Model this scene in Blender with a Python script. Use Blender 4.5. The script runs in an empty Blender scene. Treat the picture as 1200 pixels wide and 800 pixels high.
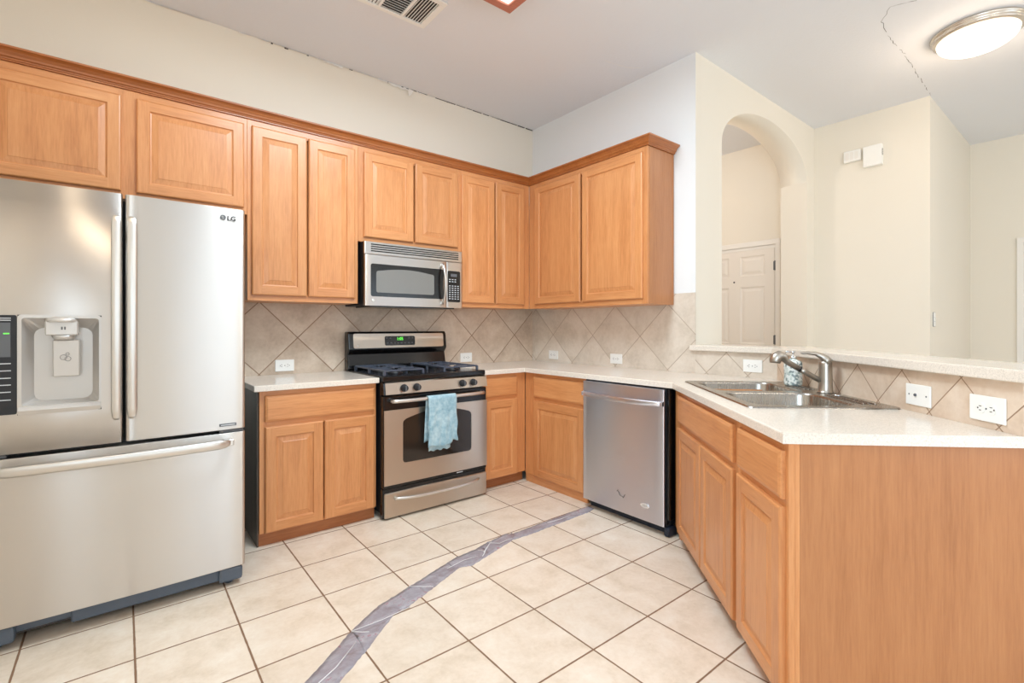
import bpy, bmesh, math, random
from mathutils import Vector, Matrix
random.seed(7)
S = bpy.context.scene
COL = S.collection

# ------------------------------------------------------------------ camera
cam_d = bpy.data.cameras.new('camera'); cam = bpy.data.objects.new('camera', cam_d); COL.objects.link(cam)
cam.location = (-3.1531, -3.6145, 1.2372)
cam.rotation_euler = (math.pi/2, 0, -0.675)
cam_d.sensor_width = 36.0; cam_d.lens = 569.19/1200*36.0
cam_d.shift_y = -16.5/1200
cam_d.clip_start = 0.02
S.camera = cam

# ------------------------------------------------------------------ world, lights, exposure
S.view_settings.view_transform = 'Standard'; S.view_settings.look = 'None'
S.view_settings.gamma = 1.0; S.view_settings.use_curve_mapping = False
S.view_settings.exposure = 0.22
S.cycles.max_bounces = 9; S.cycles.diffuse_bounces = 6; S.cycles.glossy_bounces = 4
S.cycles.sample_clamp_indirect = 6.0
W = bpy.data.worlds.new('daylight'); S.world = W; W.use_nodes = True
bg = W.node_tree.nodes['Background']; bg.inputs[0].default_value = (0.80, 0.90, 1.0, 1); bg.inputs[1].default_value = 1.5

def area(name, loc, rot, sx, sy, power, col):
    l = bpy.data.lights.new(name, 'AREA'); l.shape = 'RECTANGLE'; l.size = sx; l.size_y = sy
    l.energy = power; l.color = col
    o = bpy.data.objects.new(name, l); o.location = loc; o.rotation_euler = rot; COL.objects.link(o); return o
def point(name, loc, r, power, col):
    l = bpy.data.lights.new(name, 'POINT'); l.shadow_soft_size = r; l.energy = power; l.color = col
    o = bpy.data.objects.new(name, l); o.location = loc; COL.objects.link(o); return o
DAY = (0.64, 0.83, 1.0); WARM = (1.0, 0.80, 0.60)
# daylight through the windows of the wall behind the camera (y = -7) and the side wall (x = -3.75)
area('daylight_patio', (-1.55, -6.93, 1.25), (math.pi/2, 0, 0), 1.4, 2.1, 4, DAY)
area('fridge_streak_strip', (-1.38, -6.90, 1.25), (math.pi/2, 0, 0), .30, 2.1, 2.2, DAY)  # narrow strip added to draw a bright streak on the fridge door
area('daylight_window', (1.15, -6.93, 1.55), (math.pi/2, 0, 0), 2.2, 1.5, 15, DAY)
area('daylight_side', (-3.70, -5.0, 1.55), (math.pi/2, 0, -math.pi/2), 2.0, 1.6, 50, DAY)

# ------------------------------------------------------------------ material helpers
def lin(r, g, b):
    f = lambda c: (c/255/12.92) if c/255 <= .04045 else ((c/255+.055)/1.055)**2.4
    return (f(r), f(g), f(b), 1)
class NT:
    def __init__(s, name):
        s.m = bpy.data.materials.new(name); s.m.use_nodes = True; s.t = s.m.node_tree; s.n = s.t.nodes; s.l = s.t.links
        s.p = s.n['Principled BSDF']
    def _set(s, sock, v):
        if isinstance(v, bpy.types.NodeSocket): s.l.new(v, sock)
        else: sock.default_value = v
    def M(s, op, a, b=0.0, c=None):
        n = s.n.new('ShaderNodeMath'); n.operation = op; s._set(n.inputs[0], a); s._set(n.inputs[1], b)
        if c is not None: s._set(n.inputs[2], c)
        return n.outputs[0]
    def coord(s): return s.n.new('ShaderNodeTexCoord').outputs['Object']
    def sep(s, v):
        n = s.n.new('ShaderNodeSeparateXYZ'); s._set(n.inputs[0], v); return n.outputs
    def comb(s, x, y, z=0.0):
        n = s.n.new('ShaderNodeCombineXYZ'); s._set(n.inputs[0], x); s._set(n.inputs[1], y); s._set(n.inputs[2], z); return n.outputs[0]
    def mapping(s, v, scale=(1, 1, 1), loc=(0, 0, 0)):
        n = s.n.new('ShaderNodeMapping'); s._set(n.inputs[0], v); n.inputs['Scale'].default_value = scale; s._set(n.inputs['Location'], loc); return n.outputs[0]
    def noise(s, v, scale, detail=3.0, rough=.5, dist=0.0):
        n = s.n.new('ShaderNodeTexNoise'); s._set(n.inputs['Vector'], v); n.inputs['Scale'].default_value = scale
        n.inputs['Detail'].default_value = detail; n.inputs['Roughness'].default_value = rough; n.inputs['Distortion'].default_value = dist
        return n.outputs[0]
    def ramp(s, f, stops):
        n = s.n.new('ShaderNodeValToRGB'); s._set(n.inputs[0], f); e = n.color_ramp.elements
        e[0].position, e[0].color = stops[0]; e[1].position, e[1].color = stops[-1]
        for p, c in stops[1:-1]:
            k = e.new(p); k.color = c
        return n.outputs[0]
    def mix(s, f, a, b, mode='MIX'):
        n = s.n.new('ShaderNodeMix'); n.data_type = 'RGBA'; n.blend_type = mode
        s._set(n.inputs[0], f); s._set(n.inputs[6], a); s._set(n.inputs[7], b); return n.outputs[2]
    def bump(s, h, strength, dist=.01):
        n = s.n.new('ShaderNodeBump'); n.inputs['Strength'].default_value = strength; n.inputs['Distance'].default_value = dist
        s._set(n.inputs['Height'], h); s.l.new(n.outputs[0], s.p.inputs['Normal'])
    def rnd(s): return s.n.new('ShaderNodeObjectInfo').outputs['Random']
    def set(s, **k):
        for a, v in k.items(): s._set(s.p.inputs[a.replace('_', ' ')], v)
        return s

def simple(name, col, rough=.5, metal=0.0, **k):
    t = NT(name); t.set(Base_Color=col, Roughness=rough, Metallic=metal, **k); return t.m

def wood(name, vert, light=(226, 164, 110), mid=(210, 143, 90), dark=(182, 114, 66), var=.10):
    t = NT(name); r = t.rnd()
    off = t.comb(t.M('MULTIPLY', r, 17.0), t.M('MULTIPLY', r, 9.0), t.M('MULTIPLY', r, 23.0))
    # grain runs along local z (vertical boards) or along local x (rails, drawer fronts)
    sc = (1, 1, .07) if vert else (.07, 1, 1)
    c = t.mapping(t.coord(), sc, off)
    a = t.noise(c, 14, 5, .6, .5); b = t.noise(c, 110, 4, .65); w = t.noise(t.mapping(t.coord(), (1, 1, .35) if vert else (.35, 1, 1), off), 5, 2, .5)
    f = t.M('ADD', t.M('MULTIPLY', a, .38), t.M('ADD', t.M('MULTIPLY', b, .42), t.M('MULTIPLY', w, .20)))
    col = t.ramp(f, [(.30, lin(*dark)), (.50, lin(*mid)), (.74, lin(*light))])
    hsv = t.n.new('ShaderNodeHueSaturation'); t.l.new(col, hsv.inputs['Color'])
    t._set(hsv.inputs['Value'], t.M('ADD', t.M('MULTIPLY', r, var), 1-var/2))
    t.set(Base_Color=hsv.outputs[0], Roughness=.36, Coat_Weight=.25, Coat_Roughness=.2)
    t.bump(b, .08, .002)
    return t.m
M_WV = wood('oak_vertical', True); M_WH = wood('oak_horizontal', False)
M_CROWN = wood('crown_oak', False, (190, 122, 68), (168, 98, 48), (140, 76, 32))
M_TOE = wood('toe_kick_oak', False, (190, 125, 75), (165, 100, 55), (138, 80, 40))
M_END = wood('end_panel_oak', True, (196, 136, 88), (182, 121, 75), (162, 102, 60), .02)
M_SIDE = wood('dark_side_board', True, (104, 88, 76), (82, 68, 58), (62, 50, 42))  # grey-brown, much darker than the oak of the other parts

def paint(name, col, rough=.85, bump=.12, scale=90):
    t = NT(name); c = t.coord()
    n = t.noise(c, scale, 3, .6); w = t.noise(c, 1.3, 2)
    t.set(Base_Color=t.mix(w, col, tuple(x*.97 for x in col[:3])+(1,)), Roughness=rough)
    t.bump(n, bump, .004); return t.m
M_WALL = paint('cream_wall_paint', lin(238, 231, 218))
M_WALLB = paint('daylit_wall_paint', lin(238, 240, 242))  # whiter and bluer than the other walls: daylight put into the colour
M_CEIL = paint('ceiling_paint', lin(234, 236, 241), .95, .35, 70)
M_WHITE = simple('white_trim_paint', lin(240, 236, 230), .4)
M_DOOR = simple('white_door_paint', lin(238, 231, 222), .45)
M_PLASTIC = simple('white_plastic', lin(245, 244, 240), .3)
M_DARKSLOT = simple('outlet_slot', lin(60, 52, 45), .6)
M_CRACK = simple('crack_dark', lin(70, 62, 58), .9)
M_FLAKE = paint('peeling_flake', lin(244, 240, 234), .8)

def tiles(name, ax, org, side, rot, cols, grout, gw, rough, mott=6.0, bumps=.5, seed=0.0):
    t = NT(name); co = t.coord(); s = t.sep(co)
    u = t.M('SUBTRACT', s[ax[0]], org[0]); v = t.M('SUBTRACT', s[ax[1]], org[1])
    if rot:
        k = 1/math.sqrt(2)
        p = t.M('MULTIPLY', t.M('ADD', u, v), k); q = t.M('MULTIPLY', t.M('SUBTRACT', v, u), k)
    else: p, q = u, v
    p = t.M('DIVIDE', p, side); q = t.M('DIVIDE', q, side)
    def edge(x):
        f = t.M('FRACT', x); return t.M('MULTIPLY', t.M('MINIMUM', f, t.M('SUBTRACT', 1.0, f)), side)
    e = t.M('MINIMUM', edge(p), edge(q))
    wob = t.M('MULTIPLY', t.M('SUBTRACT', t.noise(co, 25, 2), .5), gw*.35)
    m = t.n.new('ShaderNodeMapRange'); m.interpolation_type = 'SMOOTHSTEP'
    t._set(m.inputs[0], t.M('ADD', e, wob)); m.inputs[1].default_value = gw*.38; m.inputs[2].default_value = gw*.72
    mask = m.outputs[0]
    wn = t.n.new('ShaderNodeTexWhiteNoise'); wn.noise_dimensions = '3D'
    t.l.new(t.comb(t.M('FLOOR', p), t.M('FLOOR', q), seed), wn.inputs[0])
    off = t.n.new('ShaderNodeVectorMath'); off.operation = 'MULTIPLY_ADD'
    t.l.new(wn.outputs[1], off.inputs[0]); off.inputs[1].default_value = (9, 9, 9); t.l.new(co, off.inputs[2])
    f = t.M('ADD', t.M('MULTIPLY', t.noise(off.outputs[0], mott, 5, .62, .4), .75), t.M('MULTIPLY', t.noise(off.outputs[0], mott*9, 3, .6), .25))
    col = t.ramp(f, [(.34, lin(*cols[0])), (.5, lin(*cols[1])), (.66, lin(*cols[2]))])
    val = t.M('ADD', t.M('MULTIPLY', wn.outputs[0], .07), .965)
    col = t.mix(1.0, col, t.comb(val, val, val), 'MULTIPLY')
    t.set(Base_Color=t.mix(mask, lin(*grout), col), Roughness=t.M('SUBTRACT', .9, t.M('MULTIPLY', mask, .9-rough)))
    t.bump(t.M('ADD', mask, t.M('MULTIPLY', f, .25)), bumps, .003)
    return t.m
FT = ((216, 198, 177), (230, 214, 196), (238, 226, 211))
M_FLOOR = tiles('floor_tile', (0, 1), (-2.4308, -.9771), .344, False, FT, (136, 104, 80), .0065, .34)
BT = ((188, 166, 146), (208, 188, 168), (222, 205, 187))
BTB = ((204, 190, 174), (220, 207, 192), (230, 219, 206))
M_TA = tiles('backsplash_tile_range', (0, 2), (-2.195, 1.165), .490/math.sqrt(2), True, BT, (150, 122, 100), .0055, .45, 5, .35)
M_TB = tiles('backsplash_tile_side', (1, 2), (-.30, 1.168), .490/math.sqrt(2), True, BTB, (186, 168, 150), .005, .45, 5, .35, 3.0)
M_TP = tiles('bar_tile_straight', (1, 2), (-1.69, 1.068), .285/math.sqrt(2), True, BTB, (184, 166, 148), .005, .45, 5, .35, 5.0)
M_TD = tiles('bar_tile_angled', (0, 2), (.574, 1.066), .280/math.sqrt(2), True, ((204, 180, 158), (218, 196, 175), (228, 210, 192)), (158, 128, 104), .0036, .45, 5, .35, 8.0)

def quartz(name, base, rough):
    t = NT(name); c = t.coord()
    a = t.noise(c, 420, 2, .6); b = t.noise(c, 160, 2, .6)
    f = t.M('ADD', t.M('MULTIPLY', a, .6), t.M('MULTIPLY', b, .4))
    t.set(Base_Color=t.ramp(f, [(.36, lin(*[x-22 for x in base])), (.5, lin(*base)), (.64, lin(*[min(250, x+10) for x in base]))]), Roughness=rough)
    return t.m
M_CT = quartz('solid_surface_worktop', (234, 224, 212), .16)

def steel(name, col=(200, 193, 186), rough=.24, vert=True, streak=.05):
    t = NT(name); c = t.coord()
    n = t.noise(t.mapping(c, (1.5, 1.5, 260) if vert else (260, 260, 1.5)), 1.0, 2, .6)
    w = t.noise(t.mapping(c, (3.0, 3.0, .8)), 1.0, 2)
    t.set(Base_Color=lin(*col), Metallic=1.0, Roughness=t.M('ADD', t.M('MULTIPLY', n, .06), rough-.06))
    t.bump(t.M('ADD', n, t.M('MULTIPLY', w, 2.0)), streak, .004)
    if vert:
        tg = t.n.new('ShaderNodeTangent'); tg.direction_type = 'RADIAL'; tg.axis = 'Z'
        t.l.new(tg.outputs[0], t.p.inputs['Tangent']); t.set(Anisotropic=.93, Anisotropic_Rotation=.25)
    return t.m
M_SS = steel('brushed_stainless', (208, 203, 198), .36, streak=.006)
M_SSD = steel('range_stainless', (206, 194, 180), .36, streak=.008)
M_SSW = steel('dishwasher_stainless', (226, 228, 238), .42, streak=.008)
M_SSH = simple('satin_handle_metal', lin(220, 217, 213), .34, 1.0)
M_SINK = steel('sink_stainless', (170, 165, 158), .30, False, .003)
M_NICKEL = simple('brushed_nickel', lin(182, 175, 166), .34, 1.0)
M_CHROME = simple('chrome', lin(220, 220, 220), .1, 1.0)
M_BLK = simple('black_enamel', lin(22, 21, 22), .18)
M_BLKM = simple('black_matte', lin(30, 31, 36), .5)
M_NAVY = simple('black_painted_kick', lin(34, 40, 54), .45)
M_IRON = simple('cast_iron_grate', lin(84, 92, 108), .28, .3)
M_GLS = simple('dark_oven_glass', lin(46, 38, 32), .06)
M_MWG = simple('microwave_window', lin(126, 124, 120), .25)
M_GREYP = simple('grey_plastic', lin(96, 98, 102), .4)
M_FRSIDE = simple('fridge_side_grey', lin(72, 72, 74), .5)
M_SILVP = simple('silver_plastic', lin(206, 202, 198), .35, .5)
M_INK = simple('dark_ink', lin(44, 42, 44), .5)
M_WINK = simple('white_print', lin(210, 212, 216), .5)
M_BADGE = simple('silver_badge', lin(232, 232, 232), .2, .6)
def emis(name, col, st):
    t = NT(name); t.set(Base_Color=col, Roughness=.5, Emission_Color=col, Emission_Strength=st); return t.m
M_GREEN = emis('clock_green', lin(90, 220, 70), 1.2)
M_DIFF = emis('lit_diffuser', lin(255, 246, 232), 2.0)
M_DOME = emis('lit_alabaster_glass', lin(255, 247, 234), 1.6)
M_PINKW = wood('light_box_wood', False, (206, 140, 122), (190, 120, 102), (164, 98, 82))
M_TOWEL = None
def towel_mat():
    t = NT('blue_terry'); c = t.coord()
    n = t.noise(c, 240, 3, .7); w = t.noise(c, 26, 4, .6)
    t.set(Base_Color=t.ramp(w, [(.3, lin(126, 164, 182)), (.5, lin(160, 192, 205)), (.68, lin(190, 213, 220))]), Roughness=.95, Sheen_Weight=.3)
    t.bump(t.M('ADD', n, t.M('MULTIPLY', w, .8)), .6, .004); return t.m
M_TOWEL = towel_mat()
def tape_mat():
    t = NT('duct_tape'); c = t.coord()
    w = t.noise(t.mapping(c, (1, 1.6, 1)), 9, 5, .65, 1.2); n = t.noise(c, 45, 4, .7, .6)
    base = t.ramp(w, [(.3, lin(136, 120, 122)), (.5, lin(158, 152, 160)), (.7, lin(182, 180, 186))])
    red = t.M('GREATER_THAN', t.M('MULTIPLY', n, w), .345)
    t.set(Base_Color=t.mix(t.M('MULTIPLY', red, .55), base, lin(160, 70, 92)), Roughness=.38)
    t.bump(t.M('ADD', w, n), .35, .004); return t.m
M_TAPE = tape_mat()
def soap_mat():
    t = NT('mosaic_glass'); c = t.coord()
    v = t.n.new('ShaderNodeTexVoronoi'); v.inputs['Scale'].default_value = 95; t.l.new(c, v.inputs['Vector'])
    s = t.sep(v.outputs['Color'])
    t.set(Base_Color=t.ramp(s[0], [(.12, lin(140, 154, 154)), (.35, lin(204, 216, 211)), (.75, lin(240, 244, 240))]), Roughness=.15)
    return t.m
M_SOAP = soap_mat()

# ------------------------------------------------------------------ geometry helpers
def BM(): return bmesh.new()
def box(bm, x0, x1, y0, y1, z0, z1, bev=0.0, mi=0, seg=1):
    vs = [bm.verts.new((x, y, z)) for x in (x0, x1) for y in (y0, y1) for z in (z0, z1)]
    idx = [(0, 1, 3, 2), (4, 6, 7, 5), (0, 4, 5, 1), (2, 3, 7, 6), (0, 2, 6, 4), (1, 5, 7, 3)]
    fs = [bm.faces.new([vs[i] for i in f]) for f in idx]
    for f in fs: f.material_index = mi
    if bev > 0:
        es = list({e for f in fs for e in f.edges})
        r = bmesh.ops.bevel(bm, geom=es, offset=bev, segments=seg, affect='EDGES', profile=.5)
        for f in r['faces']: f.material_index = mi
    return fs
def prism(bm, pts, z0, z1, axis='z', mi=0, smooth=False):
    """polygon extruded along an axis; pts are (x,y) for z, (x,z) for y, (y,z) for x"""
    def P(a, b, c):
        return {'z': (a, b, c), 'y': (a, c, b), 'x': (c, a, b)}[axis]
    A = [bm.verts.new(P(a, b, z0)) for a, b in pts]; B = [bm.verts.new(P(a, b, z1)) for a, b in pts]
    n = len(pts); fs = [bm.faces.new(A), bm.faces.new(B[::-1])]
    for i in range(n):
        f = bm.faces.new([A[i], B[i], B[(i+1) % n], A[(i+1) % n]]); f.smooth = smooth; fs.append(f)
    for f in fs: f.material_index = mi
    return fs
def rrect(x0, x1, y0, y1, r, n=5):
    out = []
    for cx, cy, a0 in ((x1-r, y1-r, 0), (x0+r, y1-r, 90), (x0+r, y0+r, 180), (x1-r, y0+r, 270)):
        for k in range(n+1):
            a = math.radians(a0+90*k/n); out.append((cx+r*math.cos(a), cy+r*math.sin(a)))
    return out
def tube(bm, pts, rad, n=12, caps=True, mi=0, flat=None):
    pts = [Vector(p) for p in pts]; rads = rad if isinstance(rad, (list, tuple)) else [rad]*len(pts)
    rings = []; up = None
    for i, p in enumerate(pts):
        d = (pts[min(i+1, len(pts)-1)]-pts[max(i-1, 0)]).normalized()
        if up is None:
            up = Vector((0, 0, 1)) if abs(d.z) < .9 else Vector((1, 0, 0))
        a = (up-d*up.dot(d)).normalized(); b = d.cross(a); up = a
        fx, fy = flat if flat else (1, 1)
        rings.append([bm.verts.new(p+(a*math.cos(2*math.pi*k/n)*fx+b*math.sin(2*math.pi*k/n)*fy)*rads[i]) for k in range(n)])
    for i in range(len(rings)-1):
        for k in range(n):
            f = bm.faces.new([rings[i][k], rings[i][(k+1) % n], rings[i+1][(k+1) % n], rings[i+1][k]]); f.smooth = True; f.material_index = mi
    if caps:
        for r, rev in ((rings[0], True), (rings[-1], False)):
            f = bm.faces.new(r[::-1] if rev else r); f.material_index = mi
def lathe(bm, c, prof, n=28, axis='z', mi=0, smooth=True):
    """prof = [(radius, offset along axis)]"""
    rings = []
    for r, h in prof:
        ring = []
        for k in range(n):
            a = 2*math.pi*k/n; u, v = r*math.cos(a), r*math.sin(a)
            p = {'z': (u, v, h), 'y': (u, h, v), 'x': (h, u, v)}[axis]
            ring.append(bm.verts.new((c[0]+p[0], c[1]+p[1], c[2]+p[2])))
        rings.append(ring)
    for i in range(len(rings)-1):
        for k in range(n):
            f = bm.faces.new([rings[i][k], rings[i][(k+1) % n], rings[i+1][(k+1) % n], rings[i+1][k]]); f.smooth = smooth; f.material_index = mi
    for r in (rings[0], rings[-1]):
        f = bm.faces.new(r); f.material_index = mi
def holed(bm, outer, holes, z, mi=0, plane='z', y=0):
    """flat plate with holes, as triangles; returns outline vertex loops"""
    loops = []; es = []
    for L in [outer]+holes:
        vs = [bm.verts.new((a, b, z) if plane == 'z' else (a, z, b)) for a, b in L]
        es += [bm.edges.new((vs[i], vs[(i+1) % len(vs)])) for i in range(len(vs))]; loops.append(vs)
    r = bmesh.ops.triangle_fill(bm, use_beauty=True, use_dissolve=False, edges=es)
    for f in r['geom']:
        if isinstance(f, bmesh.types.BMFace): f.material_index = mi
    return loops
def bridge(bm, A, B, smooth=False, mi=0):
    n = len(A)
    for i in range(n):
        f = bm.faces.new([A[i], A[(i+1) % n], B[(i+1) % n], B[i]]); f.smooth = smooth; f.material_index = mi

ROOTS = {}
def frame(origin, ang): return (Vector(origin), ang)
FA = frame((0, 0, 0), 0.0)                                   # range wall: x right, y into wall
FB = frame((0, 0, 0), -math.pi/2)                            # side wall: local x = -world y, local y = world x
TA = math.atan2(-.729, -.684)
FD = frame((-.648, -1.985, 0), TA)                           # angled sink run
def w2(fr, p):
    o, a = fr; c, s = math.cos(a), math.sin(a)
    return Vector((o.x+p[0]*c-p[1]*s, o.y+p[0]*s+p[1]*c, o.z+p[2]))
def thing(name, label, cat, fr, loc, group=None):
    o = bpy.data.objects.new(name, None); COL.objects.link(o); o.empty_display_size = .1
    o.location = w2(fr, loc); o.rotation_euler = (0, 0, fr[1])
    o['label'] = label; o['category'] = cat
    if group: o['group'] = group
    ROOTS[o.name] = Vector(loc); return o
def obj(name, bm, mats, parent=None, off=None, fr=None, label=None):
    """link one mesh; coordinates are local to the frame, shifted to the parent thing's base"""
    if parent is not None and off is None:
        r = parent
        while r.parent is not None: r = r.parent
        off = ROOTS.get(r.name, Vector((0, 0, 0)))
    if off is not None:
        bmesh.ops.translate(bm, verts=bm.verts, vec=-Vector(off))
    bmesh.ops.recalc_face_normals(bm, faces=bm.faces)
    me = bpy.data.meshes.new(name); bm.to_mesh(me); bm.free()
    for m in (mats if isinstance(mats, (list, tuple)) else [mats]): me.materials.append(m)
    o = bpy.data.objects.new(name, me); COL.objects.link(o)
    if parent is not None: o.parent = parent
    elif fr is not None:
        o.location = w2(fr, off if off is not None else (0, 0, 0)); o.rotation_euler = (0, 0, fr[1])
    if label: o['label'] = label
    return o
def single(name, label, cat, bm, mats, fr, loc, group=None):
    o = obj(name, bm, mats, None, Vector(loc), fr); o['label'] = label; o['category'] = cat
    if group: o['group'] = group
    ROOTS[o.name] = Vector(loc); return o
def struct(name, bm, mats, parent=None):
    o = obj(name, bm, mats, parent, Vector((0, 0, 0)))
    if parent is None: o['kind'] = 'structure'
    return o
def text_bm(s, size, thick=.0006, bold=False):
    cu = bpy.data.curves.new('t', 'FONT'); cu.body = s; cu.size = size; cu.extrude = thick; cu.align_x = 'CENTER'; cu.align_y = 'CENTER'
    if bold: cu.offset = size*.02
    o = bpy.data.objects.new('t', cu); COL.objects.link(o)
    dg = bpy.context.evaluated_depsgraph_get(); me = bpy.data.meshes.new_from_object(o.evaluated_get(dg))
    bm = BM(); bm.from_mesh(me); bpy.data.objects.remove(o); bpy.data.curves.remove(cu); bpy.data.meshes.remove(me)
    return bm
def text(name, s, size, x, y, z, mat, parent, bold=False):
    """lettering standing on a front that faces local -y"""
    bm = text_bm(s, size, .0006, bold)
    bmesh.ops.transform(bm, matrix=Matrix.Translation((x, y, z)) @ Matrix.Rotation(math.pi/2, 4, 'X'), verts=bm.verts)
    return obj(name, bm, mat, parent)

# ================================================================== SETTING
CZ = 3.18; YA = -1.749; XR = 2.133; YF = -7.0; XL = -3.75
bm = BM(); box(bm, XL-.1, 4.0, YF-.1, 1.1, -.1, 0); struct('floor', bm, M_FLOOR)
bm = BM(); box(bm, XL-.1, 4.0, YF-.1, 1.1, CZ, CZ+.1); ceiling = struct('ceiling', bm, M_CEIL)
bm = BM(); box(bm, XL-.1, .12, 0, .1, 0, CZ); wallA = struct('wall_back', bm, M_WALL)
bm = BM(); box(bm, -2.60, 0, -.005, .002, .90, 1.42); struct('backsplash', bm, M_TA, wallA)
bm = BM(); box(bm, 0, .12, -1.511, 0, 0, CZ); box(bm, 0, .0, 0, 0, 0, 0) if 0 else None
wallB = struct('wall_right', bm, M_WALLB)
bm = BM(); box(bm, -.005, .002, -1.749, -.005, .90, 1.484, mi=0); struct('backsplash', bm, M_TB, wallB)
# arch wall
def arch_outline():
    x0, x1, zs, zt = .36, 1.955, 2.625, 3.005; cx = (x0+x1)/2; a = (x1-x0)/2; b = zt-zs
    pts = [(0, 0), (x0, 0), (x0, zs)]
    for k in range(1, 32):
        th = math.pi-math.pi*k/32
        pts.append((cx+a*math.cos(th), zs+b*math.sin(th)))
    return pts+[(x1, zs), (x1, 0), (XR, 0), (XR, CZ), (0, CZ)]
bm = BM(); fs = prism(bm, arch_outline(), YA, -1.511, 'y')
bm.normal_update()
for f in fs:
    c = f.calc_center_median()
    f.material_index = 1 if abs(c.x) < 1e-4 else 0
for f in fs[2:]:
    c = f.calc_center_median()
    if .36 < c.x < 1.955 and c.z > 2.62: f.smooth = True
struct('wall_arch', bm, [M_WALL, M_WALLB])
bm = BM(); box(bm, XR, XR+.1, -2.625, 1.1, 0, CZ); struct('wall_entry', bm, M_WALL)
bm = BM(); box(bm, XR+.1, 3.906, -2.625, -2.525, 0, CZ); wall_hall = struct('wall_hall', bm, M_WALL)
bm = BM(); box(bm, 3.906, 4.0, YF, -2.525, 0, CZ); struct('wall_far', bm, M_WALL)
bm = BM(); box(bm, .12, XR, .9, 1.0, 0, CZ); struct('wall_entry_left', bm, M_WALL)
bm = BM(); box(bm, .02, .12, .1, 1.0, 0, CZ); struct('wall_entry_back', bm, M_WALL)
# left wall with a window opening, rear wall with patio door and window openings
bm = BM()
box(bm, XL-.1, XL, -4.0, 0, 0, CZ); box(bm, XL-.1, XL, YF, -6.0, 0, CZ)
box(bm, XL-.1, XL, -6.0, -4.0, 0, .75); box(bm, XL-.1, XL, -6.0, -4.0, 2.35, CZ); struct('wall_left', bm, M_WALL)
bm = BM()
for a, b in ((XL-.1, -2.3), (-.8, .05), (2.25, 4.0)): box(bm, a, b, YF-.1, YF, 0, CZ)
box(bm, -2.3, -.8, YF-.1, YF, 2.3, CZ); box(bm, .05, 2.25, YF-.1, YF, 0, .8); box(bm, .05, 2.25, YF-.1, YF, 2.3, CZ)
struct('wall_rear', bm, M_WALL)
def win(n, x0, x1, z0, z1, y, mull):
    bm = BM(); w = .05
    box(bm, x0, x1, y, y+.05, z0, z0+w); box(bm, x0, x1, y, y+.05, z1-w, z1)
    for x in [x0, x1-w]+mull: box(bm, x, x+w, y, y+.05, z0+w, z1-w)
    return bm
struct('window_1', win(1, -2.3, -.8, 0, 2.3, YF-.06, [-1.57]), M_WHITE)
struct('window_2', win(2, .05, 2.25, .8, 2.3, YF-.06, [.78, 1.5]), M_WHITE)
bm = win(3, -6.0, -4.0, .75, 2.35, 0, [-5.02])
bmesh.ops.rotate(bm, cent=(0, 0, 0), matrix=Matrix.Rotation(math.pi/2, 3, 'Z'), verts=bm.verts)
bmesh.ops.translate(bm, vec=(XL-.03, 0, 0), verts=bm.verts); struct('window_3', bm, M_WHITE)

# bar wall: continues the side wall, then turns along the sink run
def D(r, n, z=0):   # point of the angled run: r along it, n outward
    p = w2(FD, (r, -n, z)); return (p.x, p.y)
bm = BM(); prism(bm, [(0, YA-.0005), (0, -2.30), D(1.3275, -.688), D(1.3275, -.808), (.12, -2.347), (.12, YA-.0005)], 0, 1.073)
prism(bm, [D(1.3275, -.688), D(1.3519, -.688), D(1.3519, -.808), D(1.3275, -.808)], .9145, 1.073)
wbar = struct('wall_bar', bm, M_WALL)
bm = BM(); box(bm, -.005, .002, -2.302, -1.7495, .90, 1.073); struct('backsplash', bm, M_TP, wbar)
bm = BM(); box(bm, -.2136, 1.3275, .683, .690, .90, 1.073); box(bm, 1.3275, 1.3525, .683, .690, .9145, 1.073)
o = struct('backsplash', bm, M_TD, wbar); o.location = FD[0]; o.rotation_euler = (0, 0, FD[1])
bm = BM()
prism(bm, [(-.035, -1.719), (-.008, -1.719), (-.008, YA-.001), (.26, YA-.001), (.26, -2.390), D(1.40, -.94), D(1.40, -.65), (-.035, -2.281)], 1.075, 1.113)
o = single('bar_ledge', 'cream solid-surface bar top capping the low tiled wall behind the sink', 'bar top', bm, M_CT, FA, (0, -2.2, 1.075))
bv = o.modifiers.new('b', 'BEVEL'); bv.width = .005; bv.segments = 2; bv.limit_method = 'ANGLE'

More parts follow.
